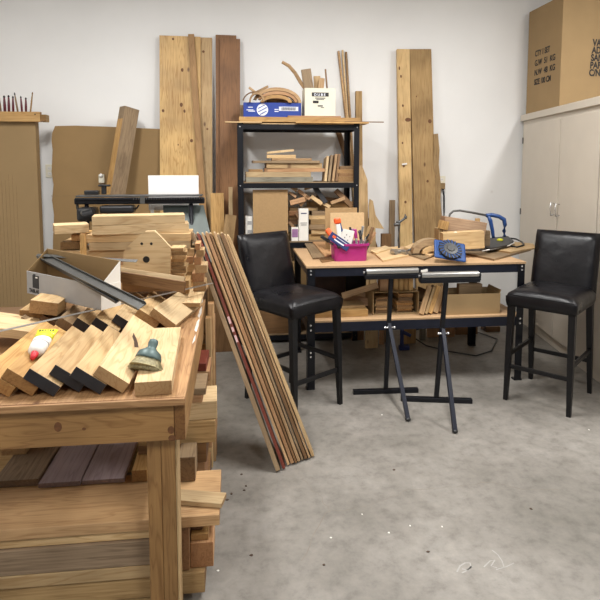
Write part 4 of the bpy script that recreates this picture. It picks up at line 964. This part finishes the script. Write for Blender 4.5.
MB().box((0, .025, -.02), (.05, .03, .08), None, .006).build('plug_body', CREAM, nl); MB().sph((0, 0, .01), .017, (1, .6, 1)).build('added_globe', WHITE, nl, smooth=True)  # white ball added to stand for the glow on the outlet box

# ------------------------------------------------------------------ left workbench
APZ = aty(75, 446, 1.757).z; BZ = .85; BX1 = atz(184, 402, .85).x; BY0, BY1 = 1.745, 3.42; BX0 = -1.03
wbn = thing('workbench', 'wooden workbench with worn plywood top at the left foreground', 'workbench', ((BX0+BX1)/2, (BY0+BY1)/2, 0))
o_ = V(wbn.location)
def wp(name, mat, x0, x1, y0, y1, z0, z1): return slab(name, None, None, None, mat, V(((x0+x1)/2-o_.x, (y0+y1)/2-o_.y, (z0+z1)/2)), (x1-x0, y1-y0, z1-z0), parent=wbn, bev=.003)
wp('benchtop', BENCH, BX0, BX1, BY0, BY1, BZ-.02, BZ)
wp('edge_strip', BENCH, BX0, BX1, BY0-.012, BY0-.0005, BZ-.024, BZ-.001)
wp('front_apron', BAPR, BX0, BX1-.037, BY0+.012, BY0+.048, APZ, BZ-.0205)
wp('side_board', BAPR, BX1-.036, BX1-.002, BY0+.012, BY1, APZ, BZ-.0205)
wp('back_apron', BAPR, BX0, BX1-.037, BY1-.06, BY1-.02, APZ, BZ-.0205)
LGX = aty(148, 500, BY0+.05).x
for (x0, y0) in ((LGX, BY0+.05), (LGX, BY1-.15), (BX0+.05, BY0+.05), (BX0+.05, BY1-.15)):
    sp = -.228
    lg = wp('leg', BAPR, x0, x0+.045, y0, y0+.085, .0005, BZ-.021)
    wp('leg', BAPR, x0+.0455, x0+.0905, y0, y0+.085, .0005, APZ-.001)
wp('leg_facing', PINE, LGX+.091, LGX+.097, BY0+.051, BY0+.14, .0005, APZ-.001)
for pl_ in ([(199, 330), (201, 322), (204, 318), (203, 326), (201, 332)], [(202, 316), (204, 309), (206, 306), (205.5, 313), (203.5, 318)], [(197, 344), (198.5, 338), (200.5, 334), (200, 340)], [(204, 304), (205.5, 298), (207, 296), (206.5, 302)]):
    P = [atz(x, y, BZ) for x, y in pl_]; P = [V((min(max(p.x-.02, BX1-.07), BX1-.004), p.y, BZ+.0004)) for p in P]
    m = MB(); m.bm.faces.new([m.bm.verts.new(p-o_) for p in P]); m.build('paint_smear', PAINTW, wbn)
for (x, y, rx, rz_) in ((58, 427, .012, .016), (171, 430, .011, .013), (172, 438, .012, .01), (84, 429, .006, .005)):
    p = aty(x, y, BY0+.0118)-o_; MB().sph((0, 0, 0), 1, (rx, .0006, rz_), 14).build('knot', KNT, wbn, M=Matrix.Translation(p))

# ------------------------------------------------------------------ diagonal blocks with black ends
GBK = 'tilted lumber blocks lying like shingles on the bench'
A33 = R(35.5); WD, TK = .112, .038
wdir = V((-_c(A33), 0, _s(A33))); tdir = V((_s(A33), 0, _c(A33)))
def shingle(label, xlow, y0, y1, mat, black, yaw=0., w=WD, t=TK, group=GBK, z=BZ+.001):
    L = y1-y0; c = V((xlow, (y0+y1)/2, z))+wdir*w/2+tdir*t/2
    Q = Matrix(((0, 1, 0), tuple(wdir), tuple(V((0, 1, 0)).cross(wdir)))).transposed()
    Q = Matrix.Rotation(R(yaw), 3, 'Z') @ Q
    m = MB().box((0, 0, 0), (L, w, t), None, .0015); o = m.build('lumber_block', mat, M=mat4(Q, c)); tag(o, label, 'block', group)
    if black: MB().box((-L/2-.0008, 0, 0), (.0018, w-.001, t-.001), None, .0005).build('painted_end', BLACKP, o)['label'] = 'black painted end'
    return o
lows = [atz(x, y, BZ).x for x, y in ((9, 394), (36, 392), (54, 394), (74, 391), (96.5, 395), (122, 395))]
step = (lows[5]-lows[1])/4
base = lows[5]
lowx = [base-step*k for k in (5, 4, 3, 2, 1, 0)]
shingle('leftmost tilted block on the bench, plain brown end', lowx[0], 1.80, 2.36, GOLD, False)
shingle('tilted block under the glue tube, plain brown end', lowx[1], 1.80, 2.28, GOLD, False)
shingle('tilted block with black end, first to the right of the glue tube', lowx[2], 1.79, 2.26, PINE, True)
shingle('tilted block with black end, middle one of the three', lowx[3], 1.815, 2.27, PINE, True)
shingle('tilted block with black end, last before the big pale block', lowx[4], 1.79, 2.25, PINE, True)
shingle('big pale tilted block with dark bark mark beside the brush', lowx[5], 1.79, 2.40, PINEL, False)
mk = bpy.data.objects['lumber_block.005'] if 'lumber_block.005' in bpy.data.objects else None
if mk:
    m = MB().prism([V((-.01, -.014, 0)), V((.04, -.002, 0)), V((.07, .012, 0)), (.115, .016, 0), V((.08, -.004, 0)), V((.05, -.016, 0)), V((.01, -.028, 0))], (0, 0, .0006))
    ob = m.build('bark_mark', STAIN, mk, M=Matrix.Translation((0, 0, -TK/2-.0004)) ); ob2 = ob
    ob.location.z = TK/2+.0002
gx0, gx1 = atz(136, 377, .9).x, atz(170.5, 382, .9).x
slab('lumber_block', 'flat pale board at the right front corner under the brush', 'block', None, PINEL, V(((gx0+gx1)/2-.012, 2.065, BZ+.0235)), (gx1-gx0, .6, .045), Euler((0, 0, R(2.5))))
row2 = [(-.66, 2.40, 2.82, GREYM, False, 'dusty block in back row, under the grey carton'), (-.585, 2.38, 2.82, PINE, True, 'first black-ended block in the back row, nearest the grey carton'), (-.51, 2.38, 2.84, PINE, True, 'second black-ended block in the back row, in the middle'), (-.435, 2.42, 2.86, PINEL, True, 'third black-ended block in the back row, nearest the channel end'), (-.355, 2.50, 2.88, PINE, False, 'yellowish block in the back row nearest the ruler end'), ]
shingle('pale block turned askew at the right end of the back row', -.235, 2.46, 2.82, PINEL, False, yaw=-14, w=.125, group='back row of tilted blocks on the bench')
for (x, y0, y1, mt, bk, lb) in row2: shingle(lb, x, y0, y1, mt, bk, group='back row of tilted blocks on the bench')
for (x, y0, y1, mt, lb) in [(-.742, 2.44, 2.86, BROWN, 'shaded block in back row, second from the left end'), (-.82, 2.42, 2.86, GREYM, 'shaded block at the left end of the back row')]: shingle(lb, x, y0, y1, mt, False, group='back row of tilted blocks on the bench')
slab('wood_board', 'flat pale board lying at the left behind the glue tube', 'board', None, PINEL, V((-.95, 2.36, BZ+.085)), (.3, .22, .035), Euler((0, R(12), R(8))))
fb('wood_block', 'brown block at the left, lower of the pair by the grey carton', 'block', None, ROUGH, 19, 311, 50, 321, 2.46, .16, roll=4)
fb('wood_block', 'pale-edged block at the left, on the brown one by the carton', 'block', None, PINE, 29, 302, 58, 314, 2.42, .13, roll=9)
# supports
slab('wood_block', 'hidden-ended scrap under the block pair by the carton', 'block', None, BROWN, V((-1.02, 2.62, BZ+.036)), (.34, .16, .07))

# glue tube
ga = V((atz(34, 354, .955).x, atz(34, 356, .955).y, 0)); 
p1 = atz(34.5, 352, .955); p2 = atz(48, 336, .965)
p1.z = .965; p2.z = .985
p1 = aty(33, 357, 1.92); p2 = aty(48, 330, 2.06)
gt = thing('glue_tube', 'white and yellow glue tube with red nozzle on the tilted blocks', 'tube', p1)
d = p2-p1; L = d.length; Q = frame(d, (0, -.3, 1))
m = MB(); rings = []
for (t_, rx, ry) in ((.12, .012, .012), (.18, .026, .024), (.4, .03, .025), (.7, .032, .017), (.92, .035, .005), (1.0, .036, .004)):
    rings.append([m.bm.verts.new((t_*L, rx*_c(2*PI*k/20), ry*_s(2*PI*k/20))) for k in range(20)])
for a, b in zip(rings, rings[1:]):
    for k in range(20): m.bm.faces.new((a[k], a[(k+1) % 20], b[(k+1) % 20], b[k]))
m.bm.faces.new(rings[0]); m.bm.faces.new(rings[-1])
tube_o = m.build('tube_body', WHITE, gt, smooth=True, M=mat4(Q, (0, 0, 0)))
def cuff(name, t0, t1, mat, g=.0006, a0=(.026, .021), a1=(.032, .003)):
    m = MB(); rr = []
    tab = [(.12, .012, .012), (.18, .026, .024), (.4, .03, .025), (.7, .032, .017), (.92, .035, .005), (1.0, .036, .004)]
    def at(t):
        for (ta, xa, ya), (tb, xb, yb_) in zip(tab, tab[1:]):
            if ta <= t <= tb: f = (t-ta)/(tb-ta); return xa+(xb-xa)*f, ya+(yb_-ya)*f
        return tab[-1][1:]
    for k in range(5):
        t = t0+(t1-t0)*k/4; rx, ry = at(t); rr.append([m.bm.verts.new((t*L, (rx+g)*_c(2*PI*j/20), (ry+g)*_s(2*PI*j/20))) for j in range(20)])
    for a, b in zip(rr, rr[1:]):
        for j in range(20): m.bm.faces.new((a[j], a[(j+1) % 20], b[(j+1) % 20], b[j]))
    m.bm.faces.new(rr[0]); m.bm.faces.new(rr[-1])
    return m.build(name, mat, gt, smooth=True, M=mat4(Q, (0, 0, 0)))
cuff('yellow_label', .62, 1.0, YEL); cuff('grey_band', .42, .46, GREYCB)
m = MB()
for k in range(6): m.box((.93*L, -.022+.009*k, .0055), (.008, .005, .0008))
m.build('printed_line', INK, gt, M=mat4(Q, (0, 0, 0)))
MB().lathe((0, 0, 0), (.14*L, 0, 0), [(-.4, .007), (0, .009), (.5, .012), (1, .013)], 16).build('nozzle', RED, gt, smooth=True, M=mat4(Q, (0, 0, 0)))

# wire brush
ka = aty(154, 341, 1.935); kb_ = aty(144.5, 371, 1.88)
wbr = thing('wire_brush', 'round wire brush with teal metal knob on the flat pale board', 'brush', ka)
d = kb_-ka; Lb = d.length
MB().lathe((0, 0, 0), d, [(-.06, .008), (-.02, .015), (.1, .017), (.22, .015), (.28, .02), (.4, .038), (.56, .044), (.62, .045)], 24).build('metal_cap', TEAL, wbr, smooth=True)
Qb = frame(d, (0, 0, 1))
m = MB(); rb = random.Random(3)
MB().lathe(d*.6, d*.88, [(0, .04), (1, .056)], 24).build('bristle_core', BRIST, wbr)
for k in range(2600):
    a = rb.uniform(0, 2*PI); rr = math.sqrt(rb.uniform(.1, 1)); sp = rb.uniform(1.35, 1.85)
    s0 = V((Lb*.6, .04*rr*_c(a), .04*rr*_s(a)))
    e = V((Lb*rb.uniform(.9, 1.0), .038*rr*_c(a)*sp+rb.uniform(-.004, .004), .03*rr*_s(a)*(1+(sp-1)*.2)+rb.uniform(-.004, .004)))
    s0, e = Qb @ s0, Qb @ e; w0 = V((.0009, 0, .0004)); w1 = V((0, .0009, .0009))
    v = [m.bm.verts.new(s0+w0), m.bm.verts.new(s0-w0), m.bm.verts.new(s0+w1), m.bm.verts.new(e+w0), m.bm.verts.new(e-w0), m.bm.verts.new(e+w1)]
    for f in ((0, 1, 4, 3), (1, 2, 5, 4), (2, 0, 3, 5), (3, 4, 5)): m.bm.faces.new([v[i] for i in f])
m.build('bristles', BRIST, wbr)

# grey carton with logo, tilted on the blocks
fa, fbp = atz(27.5, 293, .99), atz(101, 310.5, .975)
fdir = (fbp-fa); Lc = fdir.length; Qc = frame(fdir, (0, 0, 1))
gc = thing('grey_carton', 'open grey cardboard carton with black emblem tilted on the blocks', 'carton', fa); 
def cbx(name, mat, c, size, rot=None):
    M = mat4(Qc, Qc @ V(c))
    if rot: M = M @ rot.to_matrix().to_4x4()
    return MB().box((0, 0, 0), size, None, .001).build(name, mat, gc, M=M)
DC = .105; HC = .105
cbx('front_wall', GREYCB, (Lc/2, 0, HC/2), (Lc, .004, HC))
cbx('end_wall', CARD, (0, DC/2, HC/2), (.004, DC, HC))
cbx('end_wall', WHITEC, (Lc, DC/2, HC/2), (.004, DC, HC))
cbx('carton_floor', CARD, (Lc/2, DC/2, .003), (Lc, DC, .004))
cbx('back_wall', CARD, (Lc/2, DC, HC/2), (Lc, .004, HC))
for xx, nm_, mm_ in ((.002, 'raised_end', CARD), (Lc-.002, 'raised_end', WHITEC)):
    Mx = mat4(Qc, (0, 0, 0)); MB().prism([(xx, 0, HC), (xx, DC, HC), (xx, DC, HC+.09)], (.002, 0, 0)).build(nm_, mm_, gc, M=Mx)
cbx('back_flap', CARD, (Lc/2, DC, HC+.045), (Lc, .004, .09))
cbx('inner_lining', CARD, (Lc/2, .0035, HC/2), (Lc-.01, .002, HC-.004))
fq = mat4(frame(Qc.col[0], -Qc.col[1]), Qc @ V((.075, -.0045, .036)))
text('TABLAI', .024, INK, gc, mat4(frame(Qc.col[0], -Qc.col[1]), Qc @ V((.018, -.003, .01))), sx=.9, bold=.0006)
lg = MB().box((.068, -.003, .062), (.044, .002, .058)).box((.058, -.003, .0935), (.014, .002, .006)).build('square_emblem', INK, gc, M=Qc.to_4x4())
MB().box((.076, -.0045, .083), (.015, .001, .006)).build('emblem_notch', WHITEC, lg)

# metal strips
def mstrip(name, label, a, b, w, t, mat, n=(0, 0, 1), rib=True):
    a, b = V(a), V(b); Q = frame(b-a, n); L = (b-a).length; m = MB().box((0, 0, 0), (L, w, t))
    if rib: m.box((0, w/2-.001, .006), (L, .002, .012)).box((0, -w/2+.001, .006), (L, .002, .012))
    return tag(m.build(name, mat, M=mat4(Q, (a+b)/2)), label, 'metal strip')
mstrip('metal_channel', 'grey metal channel slanting across the open grey carton to the right', aty(41, 256, 2.78), aty(142, 307, 2.05), .04, .002, STRIP, (-.2, -.5, 1))
mstrip('metal_channel', 'second grey metal channel lying just below the first', aty(46, 261, 2.74), aty(118, 302, 2.16), .02, .002, DARKG, (-.2, -.5, 1))
mstrip('metal_strip', 'thin dark metal strip pointing right toward the birdhouse front', aty(37, 255, 2.76), aty(137, 261, 2.5), .016, .002, STRIP, (0, -.8, 1), False)
mstrip('steel_ruler', 'long thin steel ruler lying across the blocks and bench edge', atz(-8, 333, .985), atz(213, 283, .97), .014, .0015, STEEL, (0, -.2, 1), False)

# lumber stack on the far end of the bench
GS = 'lumber stacked on the far end of the bench'
def zpx(y, Y): return 1.58-(y-165)*Y/F if True else 0
Ys = 3.05
zz = BZ+.001
levels = [  # (x0, x1, mat, label, depth)
  (70, 200, PINE, 'bottom board of the lumber stack behind the birdhouse front'),
  (78, 196, ROUGH, 'second board up in the lumber stack'),
  (82, 186, PINE, 'third board up in the lumber stack'),
  (58, 124, GOLD, 'short brown board in the stack, seen left of the birdhouse front'),
]
tops = [289.5, 281, 273, 265, 257]
def seg(x0, x1, ya, yb, Y, d, mat, label, yaw=0, name='wood_board', group=GS, cat='board'):
    z1_ = aty((x0+x1)/2, ya, Y).z; z0_ = aty((x0+x1)/2, yb, Y).z
    return on(name, label, cat, group, mat, x0, x1, z0_+.0005, z1_-.0005, Y, d, yaw)
seg(90, 195, 281, 292, Ys, .24, PINE, 'bottom board of the lumber stack behind the birdhouse front')
seg(84, 197, 273, 281, Ys, .24, ROUGH, 'second board up in the lumber stack')
seg(88, 196, 265, 273, Ys, .24, PINE, 'third board up in the lumber stack')
seg(82, 193, 257.5, 265, Ys, .24, CEDAR, 'fourth board up in the lumber stack')
seg(60, 194, 250, 257.5, Ys+.02, .22, PINE, 'fifth board up in the lumber stack, jutting left')
seg(89, 190, 242, 250, Ys, .22, PINEL, 'pale board two below the top pair in the stack')
seg(86, 190.5, 234, 242, Ys, .22, PINE, 'pine board just under the top pair in the stack')
seg(91, 187, 224.5, 234, Ys-.0, .16, PINEL, 'pale thick board second from top, split right end', yaw=7)
seg(91, 183, 215.5, 224.5, Ys-.0, .14, PINEL, 'topmost pale board of the stack with rounded right end', yaw=8)
seg(50, 84, 225, 233.7, Ys+.0, .14, PINEL, 'short pale block jutting left from the stack under the top', yaw=20)
seg(71, 83, 234.3, 241, Ys+.04, .2, GOLD, 'small golden end left of the upright stick')
seg(60, 79, 242, 249.6, Ys+.05, .2, ROUGH, 'small brown end left below the golden one')
seg(80.5, 85.5, 233.9, 297.5, Ys-.05, .03, GOLD, 'short upright stick at left side of the stack', name='wood_stick')
seg(64, 92, 258, 292, Ys+.05, .2, BROWN, 'dark block supporting the left side of the stack')
# right-hand offcuts
for i, (x0, x1, ya, yb, mt) in enumerate([(184, 205, 282, 291, PINE), (183, 203, 273, 282, CEDAR), (186, 206, 265, 273, PINEL), (185, 200, 257, 265, CEDAR), (187, 203, 250, 257, PINE), (186, 199, 243.5, 250, CEDAR)]):
    seg(x0+9, x1+1, ya, yb, Ys-.13+.0*i, .12, mt, ORD[i]+' of the offcuts piled right of the main stack', group='offcuts piled by the leaning strips', name='wood_offcut', cat='offcut')
# stack of thin plates right of birdhouse
zq = aty(180, 278, 2.78)
for i in range(9):
    ya = 248+i*3.6
    seg(170+(i % 3)*.8, 184+((i*7) % 4)*.8, ya, ya+3.6, 2.80, .11, rnd.choice([PINE, GOLD, ROUGH]), ORD[8-i]+' in the stack of plates beside the birdhouse front', group='plates stacked beside the birdhouse front', name='wood_plate', cat='plate', yaw=rnd.uniform(-4, 4))
seg(168, 189, 280.6, 294, 2.79, .13, ROUGH, 'block carrying the stack of plates', group=None, name='wood_block', cat='block')
# birdhouse front
P = [aty(x, y, 2.74) for x, y in ((123, 277), (123.5, 252), (129, 245), (139, 236), (145, 231.5), (154.5, 231), (160, 236), (170.5, 247.5), (170, 277))]
c = V((sum(p.x for p in P)/len(P), 2.74, sum(p.z for p in P)/len(P)))
Qv = frame((1, 0, 0), (0, -1, 0))
bh = MB().prism([Qv.transposed() @ (p-c) for p in P], (0, 0, -.03)).build('birdhouse_front', PINEL, M=mat4(Qv, c)); tag(bh, 'pale house-shaped board with one big and two small round holes', 'birdhouse')
def hole(x, y, r): 
    p = Qv.transposed() @ (aty(x, y, 2.74)-c); MB().cyl(p+V((0, 0, -.001)), p+V((0, 0, .0008)), r, seg=20).build('round_hole', BLACK, bh)
hole(146.3, 259.5, .016); hole(141.7, 243.7, .0065); hole(151.3, 243.7, .0065)
seg(122, 171, 277.3, 292, 2.76, .1, BROWN, 'block under the birdhouse front', group=None, name='wood_block', cat='block')
# tray frame in front of the birdhouse
a, b = aty(119, 277, 2.6), aty(184.5, 287.5, 2.52)
stick('wood_board', 'brown board on edge with pale top in front of the birdhouse front', 'board', None, BROWN, a, b, .05, .015, (0, -1, 0))
a, b = aty(120, 271.5, 2.64), aty(184, 281, 2.56)
stick('wood_board', 'thin pale board on edge behind the brown one', 'board', None, PINEL, a, b, .04, .015, (0, -1, .4))
flat('wood_board', 'pale triangular board lying at the bench edge by the ruler', 'board', None, PINEL, [(181, 303), (176, 276), (189, 276), (205, 288), (200, 303)], BZ+.0505, .02)
slab('wood_block', 'block under the pale triangular board at bench edge', 'block', None, PINE, V((-.24, 2.95, BZ+.0255)), (.12, .12, .049))

# ------------------------------------------------------------------ lumber stored under the bench
GL = 'lumber stacked under the bench'
def ub(label, mat, x0, x1, z0, z1, y0, y1, name='wood_board', yaw=0, roll=0, cat='board', group=GL):
    return slab(name, label, cat, group, mat, V(((x0+x1)/2, (y0+y1)/2, (z0+z1)/2)), (x1-x0, y1-y0, z1-z0-.001), Euler((0, R(roll), R(yaw))), bev=.003)
Yf = 1.9
def zf(y, Y=Yf): return aty(100, y, Y).z
ZT = zf(523); Z1, Z2, Z3, Z4 = zf(534.5), zf(544), zf(569), zf(582)
YD = atz(80, 486, ZT+.001).y
ub('long thick pale board with big knot across the leg, front of the under-bench pile', KNOT, -1.95, X(219.5, Yf, .38), Z1, ZT, Yf, YD+.06)
ub('thin light board just below the thick knotted board', PINE, -1.95, -.22, Z2, Z1-.001, Yf+.01, YD)
ub('grey-brown weathered beam below the thin light board', WEATH, -1.9, -.24, Z3, Z2-.001, Yf+.0, YD)
ub('light board under the grey-brown weathered beam', PINE, -1.9, -.24, Z4, Z3-.001, Yf+.0, YD)
ub('lowest brown beam of the under-bench pile', ROUGH, -1.9, X(205, Yf, .1), .05, Z4-.001, Yf+.01, YD)
ub('flat floor batten beneath the under-bench pile', ROUGH, -1.9, -.2, .0, .049, Yf+.02, 2.6)
ub('reddish upright piece end just right of the leg under the thick board', CEDAR, X(178, Yf, .3), X(189, Yf, .3), Z4, Z1-.001, Yf+.02, 2.1)
ub('small golden block end jutting right low in the pile', GOLD, X(190, Yf, .27), X(208, Yf, .27), zf(556), zf(549), Yf+.04, 2.1)
ub('reddish block end jutting right below the golden one', CEDAR, X(189.5, Yf, .27), X(213, Yf, .27), Z4, zf(556)-.001, Yf+.03, 2.1)
ub('scrap packed between the golden block end and the thick board', BROWN, X(190, Yf, .27), X(202, Yf, .27), zf(549)+.001, Z1-.001, Yf+.06, 2.1)
slab('wood_board', 'thin whitish board lying askew on the thick board right of the leg', 'board', None, PINEL, V((-.145, 1.99, ZT+.01)), (.20, .07, .018), Euler((0, R(0), R(-14))))
# dark stained boards running back
ub('weathered grey-tan board running back at the left under the bench', WEATH, X(-10, YD, .4), X(36, YD, .4), ZT+.001, ZT+.03, YD+.02, 3.1)
ub('dark stained board with grey end, left of the two', DARKW, X(37.5, YD, .4), X(80, YD, .4), ZT+.001, ZT+.022, YD, 3.1)
ub('dark stained board with black end, right of the two', DARKW, X(81, YD, .4), X(124, YD, .4), ZT+.001, ZT+.02, YD+.004, 3.1)
ub('brown square block right of the dark stained boards', GOLD, X(131.5, YD, .4), X(147, YD, .4), ZT+.001, ZT+.05, YD, 2.5)
ub('short pale block at the far left behind the grey-tan board', PINE, -.97, -.87, ZT+.031, ZT+.13, 2.35, 2.5, name='wood_block', cat='block')
ub('crossbeam holding up the back of the boards under the bench', ROUGH, -1.9, -.42, .05, ZT-.001, 2.75, 3.0)
# stacks at the right side, ends sticking out
def endstack(Y, d, items, gl, z=0.0):
    for i, (xr_p, h, mt, xl_) in enumerate(items):
        x1_ = X(xr_p, Y, z+h/2)
        slab('board_end', f'{gl}, {ORD[i]}', 'board', 'board ends sticking out from under the bench', mt, V(((xl_+x1_)/2, Y+d/2+rnd.uniform(-.006, .006), z+h/2)), (x1_-xl_, d, h-.001), Euler((0, 0, R(rnd.uniform(-2, 2)))), bev=.003)
        z += h
endstack(2.26, .17, [(207, .12, ROUGH, -.4), (204, .12, BROWN, -.4), (206, .11, CEDAR, -.4), (207, .085, BROWN, -.4), (216, .095, ROUGH, -.4), (216.5, .078, PINEL, -.4), (203, .03, CEDAR, -.4), (206, .03, GREYM, -.4)], 'block end at the near right under the bench')
endstack(2.62, .2, [(210, .1, BROWN, -.4), (207, .12, ROUGH, -.4), (212, .09, CEDAR, -.4), (205, .06, PINE, -.4), (209, .05, PINEL, -.4), (206, .045, CEDAR, -.4), (208, .09, PINE, -.4), (210, .05, CEDAR, -.4), (207, .04, REDM, -.4)], 'block end in the middle right under the bench')
endstack(3.05, .19, [(212, .2, BROWN, -.4), (213, .15, ROUGH, -.4), (212, .1, CEDAR, -.4), (211, .08, PINE, -.4), (214, .07, GOLD, -.4), (213, .06, PINE, -.4)], 'block end at the far right under the bench')
ub('pale grey block end right behind the bench leg on the thick board', GREYM, X(178, 2.12, .5), X(195, 2.12, .5), ZT+.001, aty(190, 457, 2.12).z, 2.12, 2.24, name='wood_block', cat='block')
for x0, x1, Yy, h, mt, lb in ((206.5, 212, 2.84, .80, PINE, 'pale offcut standing on end beside the bench, nearest of three'), (209, 215, 2.9, .86, TAN, 'tan offcut standing on end beside the bench, middle of three'), (209.5, 216, 2.96, .78, CEDAR, 'reddish offcut standing on end beside the bench, farthest of three')):
    on('wood_offcut', lb, 'offcut', 'offcuts standing beside the bench', mt, x0, x1, .001, h, Yy, .05)
# upright scraps tucked at the far side
# ------------------------------------------------------------------ bundle of long strips leaning on the bench
GST = 'long trim strips leaning against the bench pile'
n = 10
tops_ = [192, 197.5, 202.5, 206.5, 210.5, 214.5, 218, 221.5, 225, 228]
bots_ = [(278, 473), (284, 471), (288.5, 467), (292.5, 465.5), (296, 465), (299, 463.5), (302.5, 462), (306, 461), (309.5, 460), (313, 458.5)]
mats_ = [GREYM, REDM, TAN, CEDAR, BROWN, TAN, GREYM, BROWN, TAN, PINE]
lbs = ['first strip, greyish, on the left outside of the leaning bundle', 'red-faced strip with pale pink paint marks in the leaning bundle', 'third strip from the left in the leaning bundle', 'fourth strip from the left in the leaning bundle', 'fifth strip from the left, dark brown, in the leaning bundle', 'sixth strip from the left, tan, in the leaning bundle', 'seventh strip from the left, dusty grey, in the leaning bundle', 'eighth strip from the left, brown, in the leaning bundle', 'ninth strip from the left in the leaning bundle', 'rightmost pale strip of the leaning bundle']
for i in range(n):
    B = atz(*bots_[i], 0.0); T = aty(tops_[i], [233, 233.5, 234, 233, 234, 233, 234.5, 233.5, 235.5, 236][i], 3.13+.012*i)
    d = (T-B).normalized(); B = B+V((0, 0, .012))
    wth = .09; th = [.022, .013, .012, .017, .010, .015, .010, .016, .010, .015][i]
    # narrow edge faces the viewer
    Q = frame(T-B, (0, -1, 0)); m = MB(); L = (T-B).length
    m.box((0, 0, 0), (L, th, wth), None, .0015)
    o = m.build('trim_strip', mats_[i], M=mat4(Q, (T+B)/2-Q.col[2]*wth/2)); tag(o, lbs[i], 'strip', GST)
    tip = MB().lathe((L/2-.001, 0, wth/2-.012), (L/2+.012, 0, wth/2-.012), [(0, .0075), (.6, .006), (1, .002)], 10)
    tip.build('rounded_tip', PINEL, o, smooth=True)
    if i == 1:
        m = MB()
        for k, (t0, t1) in enumerate(((.37, .40), (.415, .435), (.45, .48))):
            m.box((L/2-(t0+t1)/2*L, 0, wth/2+.0004), ((t1-t0)*L, th*.9, .001))
        m.build('paint_mark', PINKSPLASH, o)

# ------------------------------------------------------------------ small bits on the floor
for i, (x, y, lb) in enumerate([(362, 514.5, 'white fleck on the floor nearest the leaning strips side of crack'), (410, 526, 'brightest white fleck on the open floor'), (331, 538, 'white fleck below the start of the crack'), (442, 527, 'faint white fleck right of the brightest one'), (389, 533, 'pale fleck between the two white flecks'), (218, 571, 'white fleck on the floor beside the pile at the bottom edge'), (382, 415, 'pale fleck on floor by the left roller stand'), (589, 430, 'white fleck on floor below the right stool')]):
    p = atz(x, y, 0); r = .005
    m = MB().prism([V((r*_c(a)*rnd.uniform(.6, 1.2), r*_s(a)*rnd.uniform(.6, 1.2), 0)) for a in [k*PI/3 for k in range(6)]], (0, 0, .002))
    tag(m.build('floor_chip', WHITEC, M=Matrix.Translation(p+V((0, 0, .0005)))), lb, 'chip', 'white flecks on the floor')
for i, (x, y, lb) in enumerate([(241.5, 474.5, 'dark chip nearest the foot of the leaning strips'), (246, 486, 'dark chip in the trail, second from the strips'), (244.5, 490.5, 'dark chip in the trail, third from the strips'), (231.5, 494, 'dark chip in the trail, fourth from the strips'), (227, 500, 'dark chip next to the pile under the bench'), (251.5, 555.5, 'lone dark chip near the bottom edge'), (324, 565, 'dark smudge chip at the bottom middle'), (531, 509, 'dark chip on the right side of the floor'), (428, 552, 'tiny dark chip right of the bottom middle'), (394, 470, 'dark chip in front of the left roller stand')]):
    p = atz(x, y, 0); r = .0065
    m = MB().prism([V((r*_c(a)*rnd.uniform(.6, 1.4), r*_s(a)*rnd.uniform(.6, 1.2), 0)) for a in [k*PI/3 for k in range(6)]], (0, 0, .002))
    tag(m.build('floor_chip', STAIN, M=Matrix.Translation(p+V((0, 0, .0005)))), lb, 'chip', 'dark chips on the floor')

# ------------------------------------------------------------------ light and colour
w = bpy.data.worlds.new('daylight'); scene.world = w; w.use_nodes = True
w.node_tree.nodes['Background'].inputs[0].default_value = (.78, .88, 1, 1); w.node_tree.nodes['Background'].inputs[1].default_value = .25
scene.view_settings.view_transform = 'Standard'; scene.view_settings.look = 'None'; scene.view_settings.gamma = 1
scene.view_settings.exposure = -.64; scene.view_settings.use_curve_mapping = False
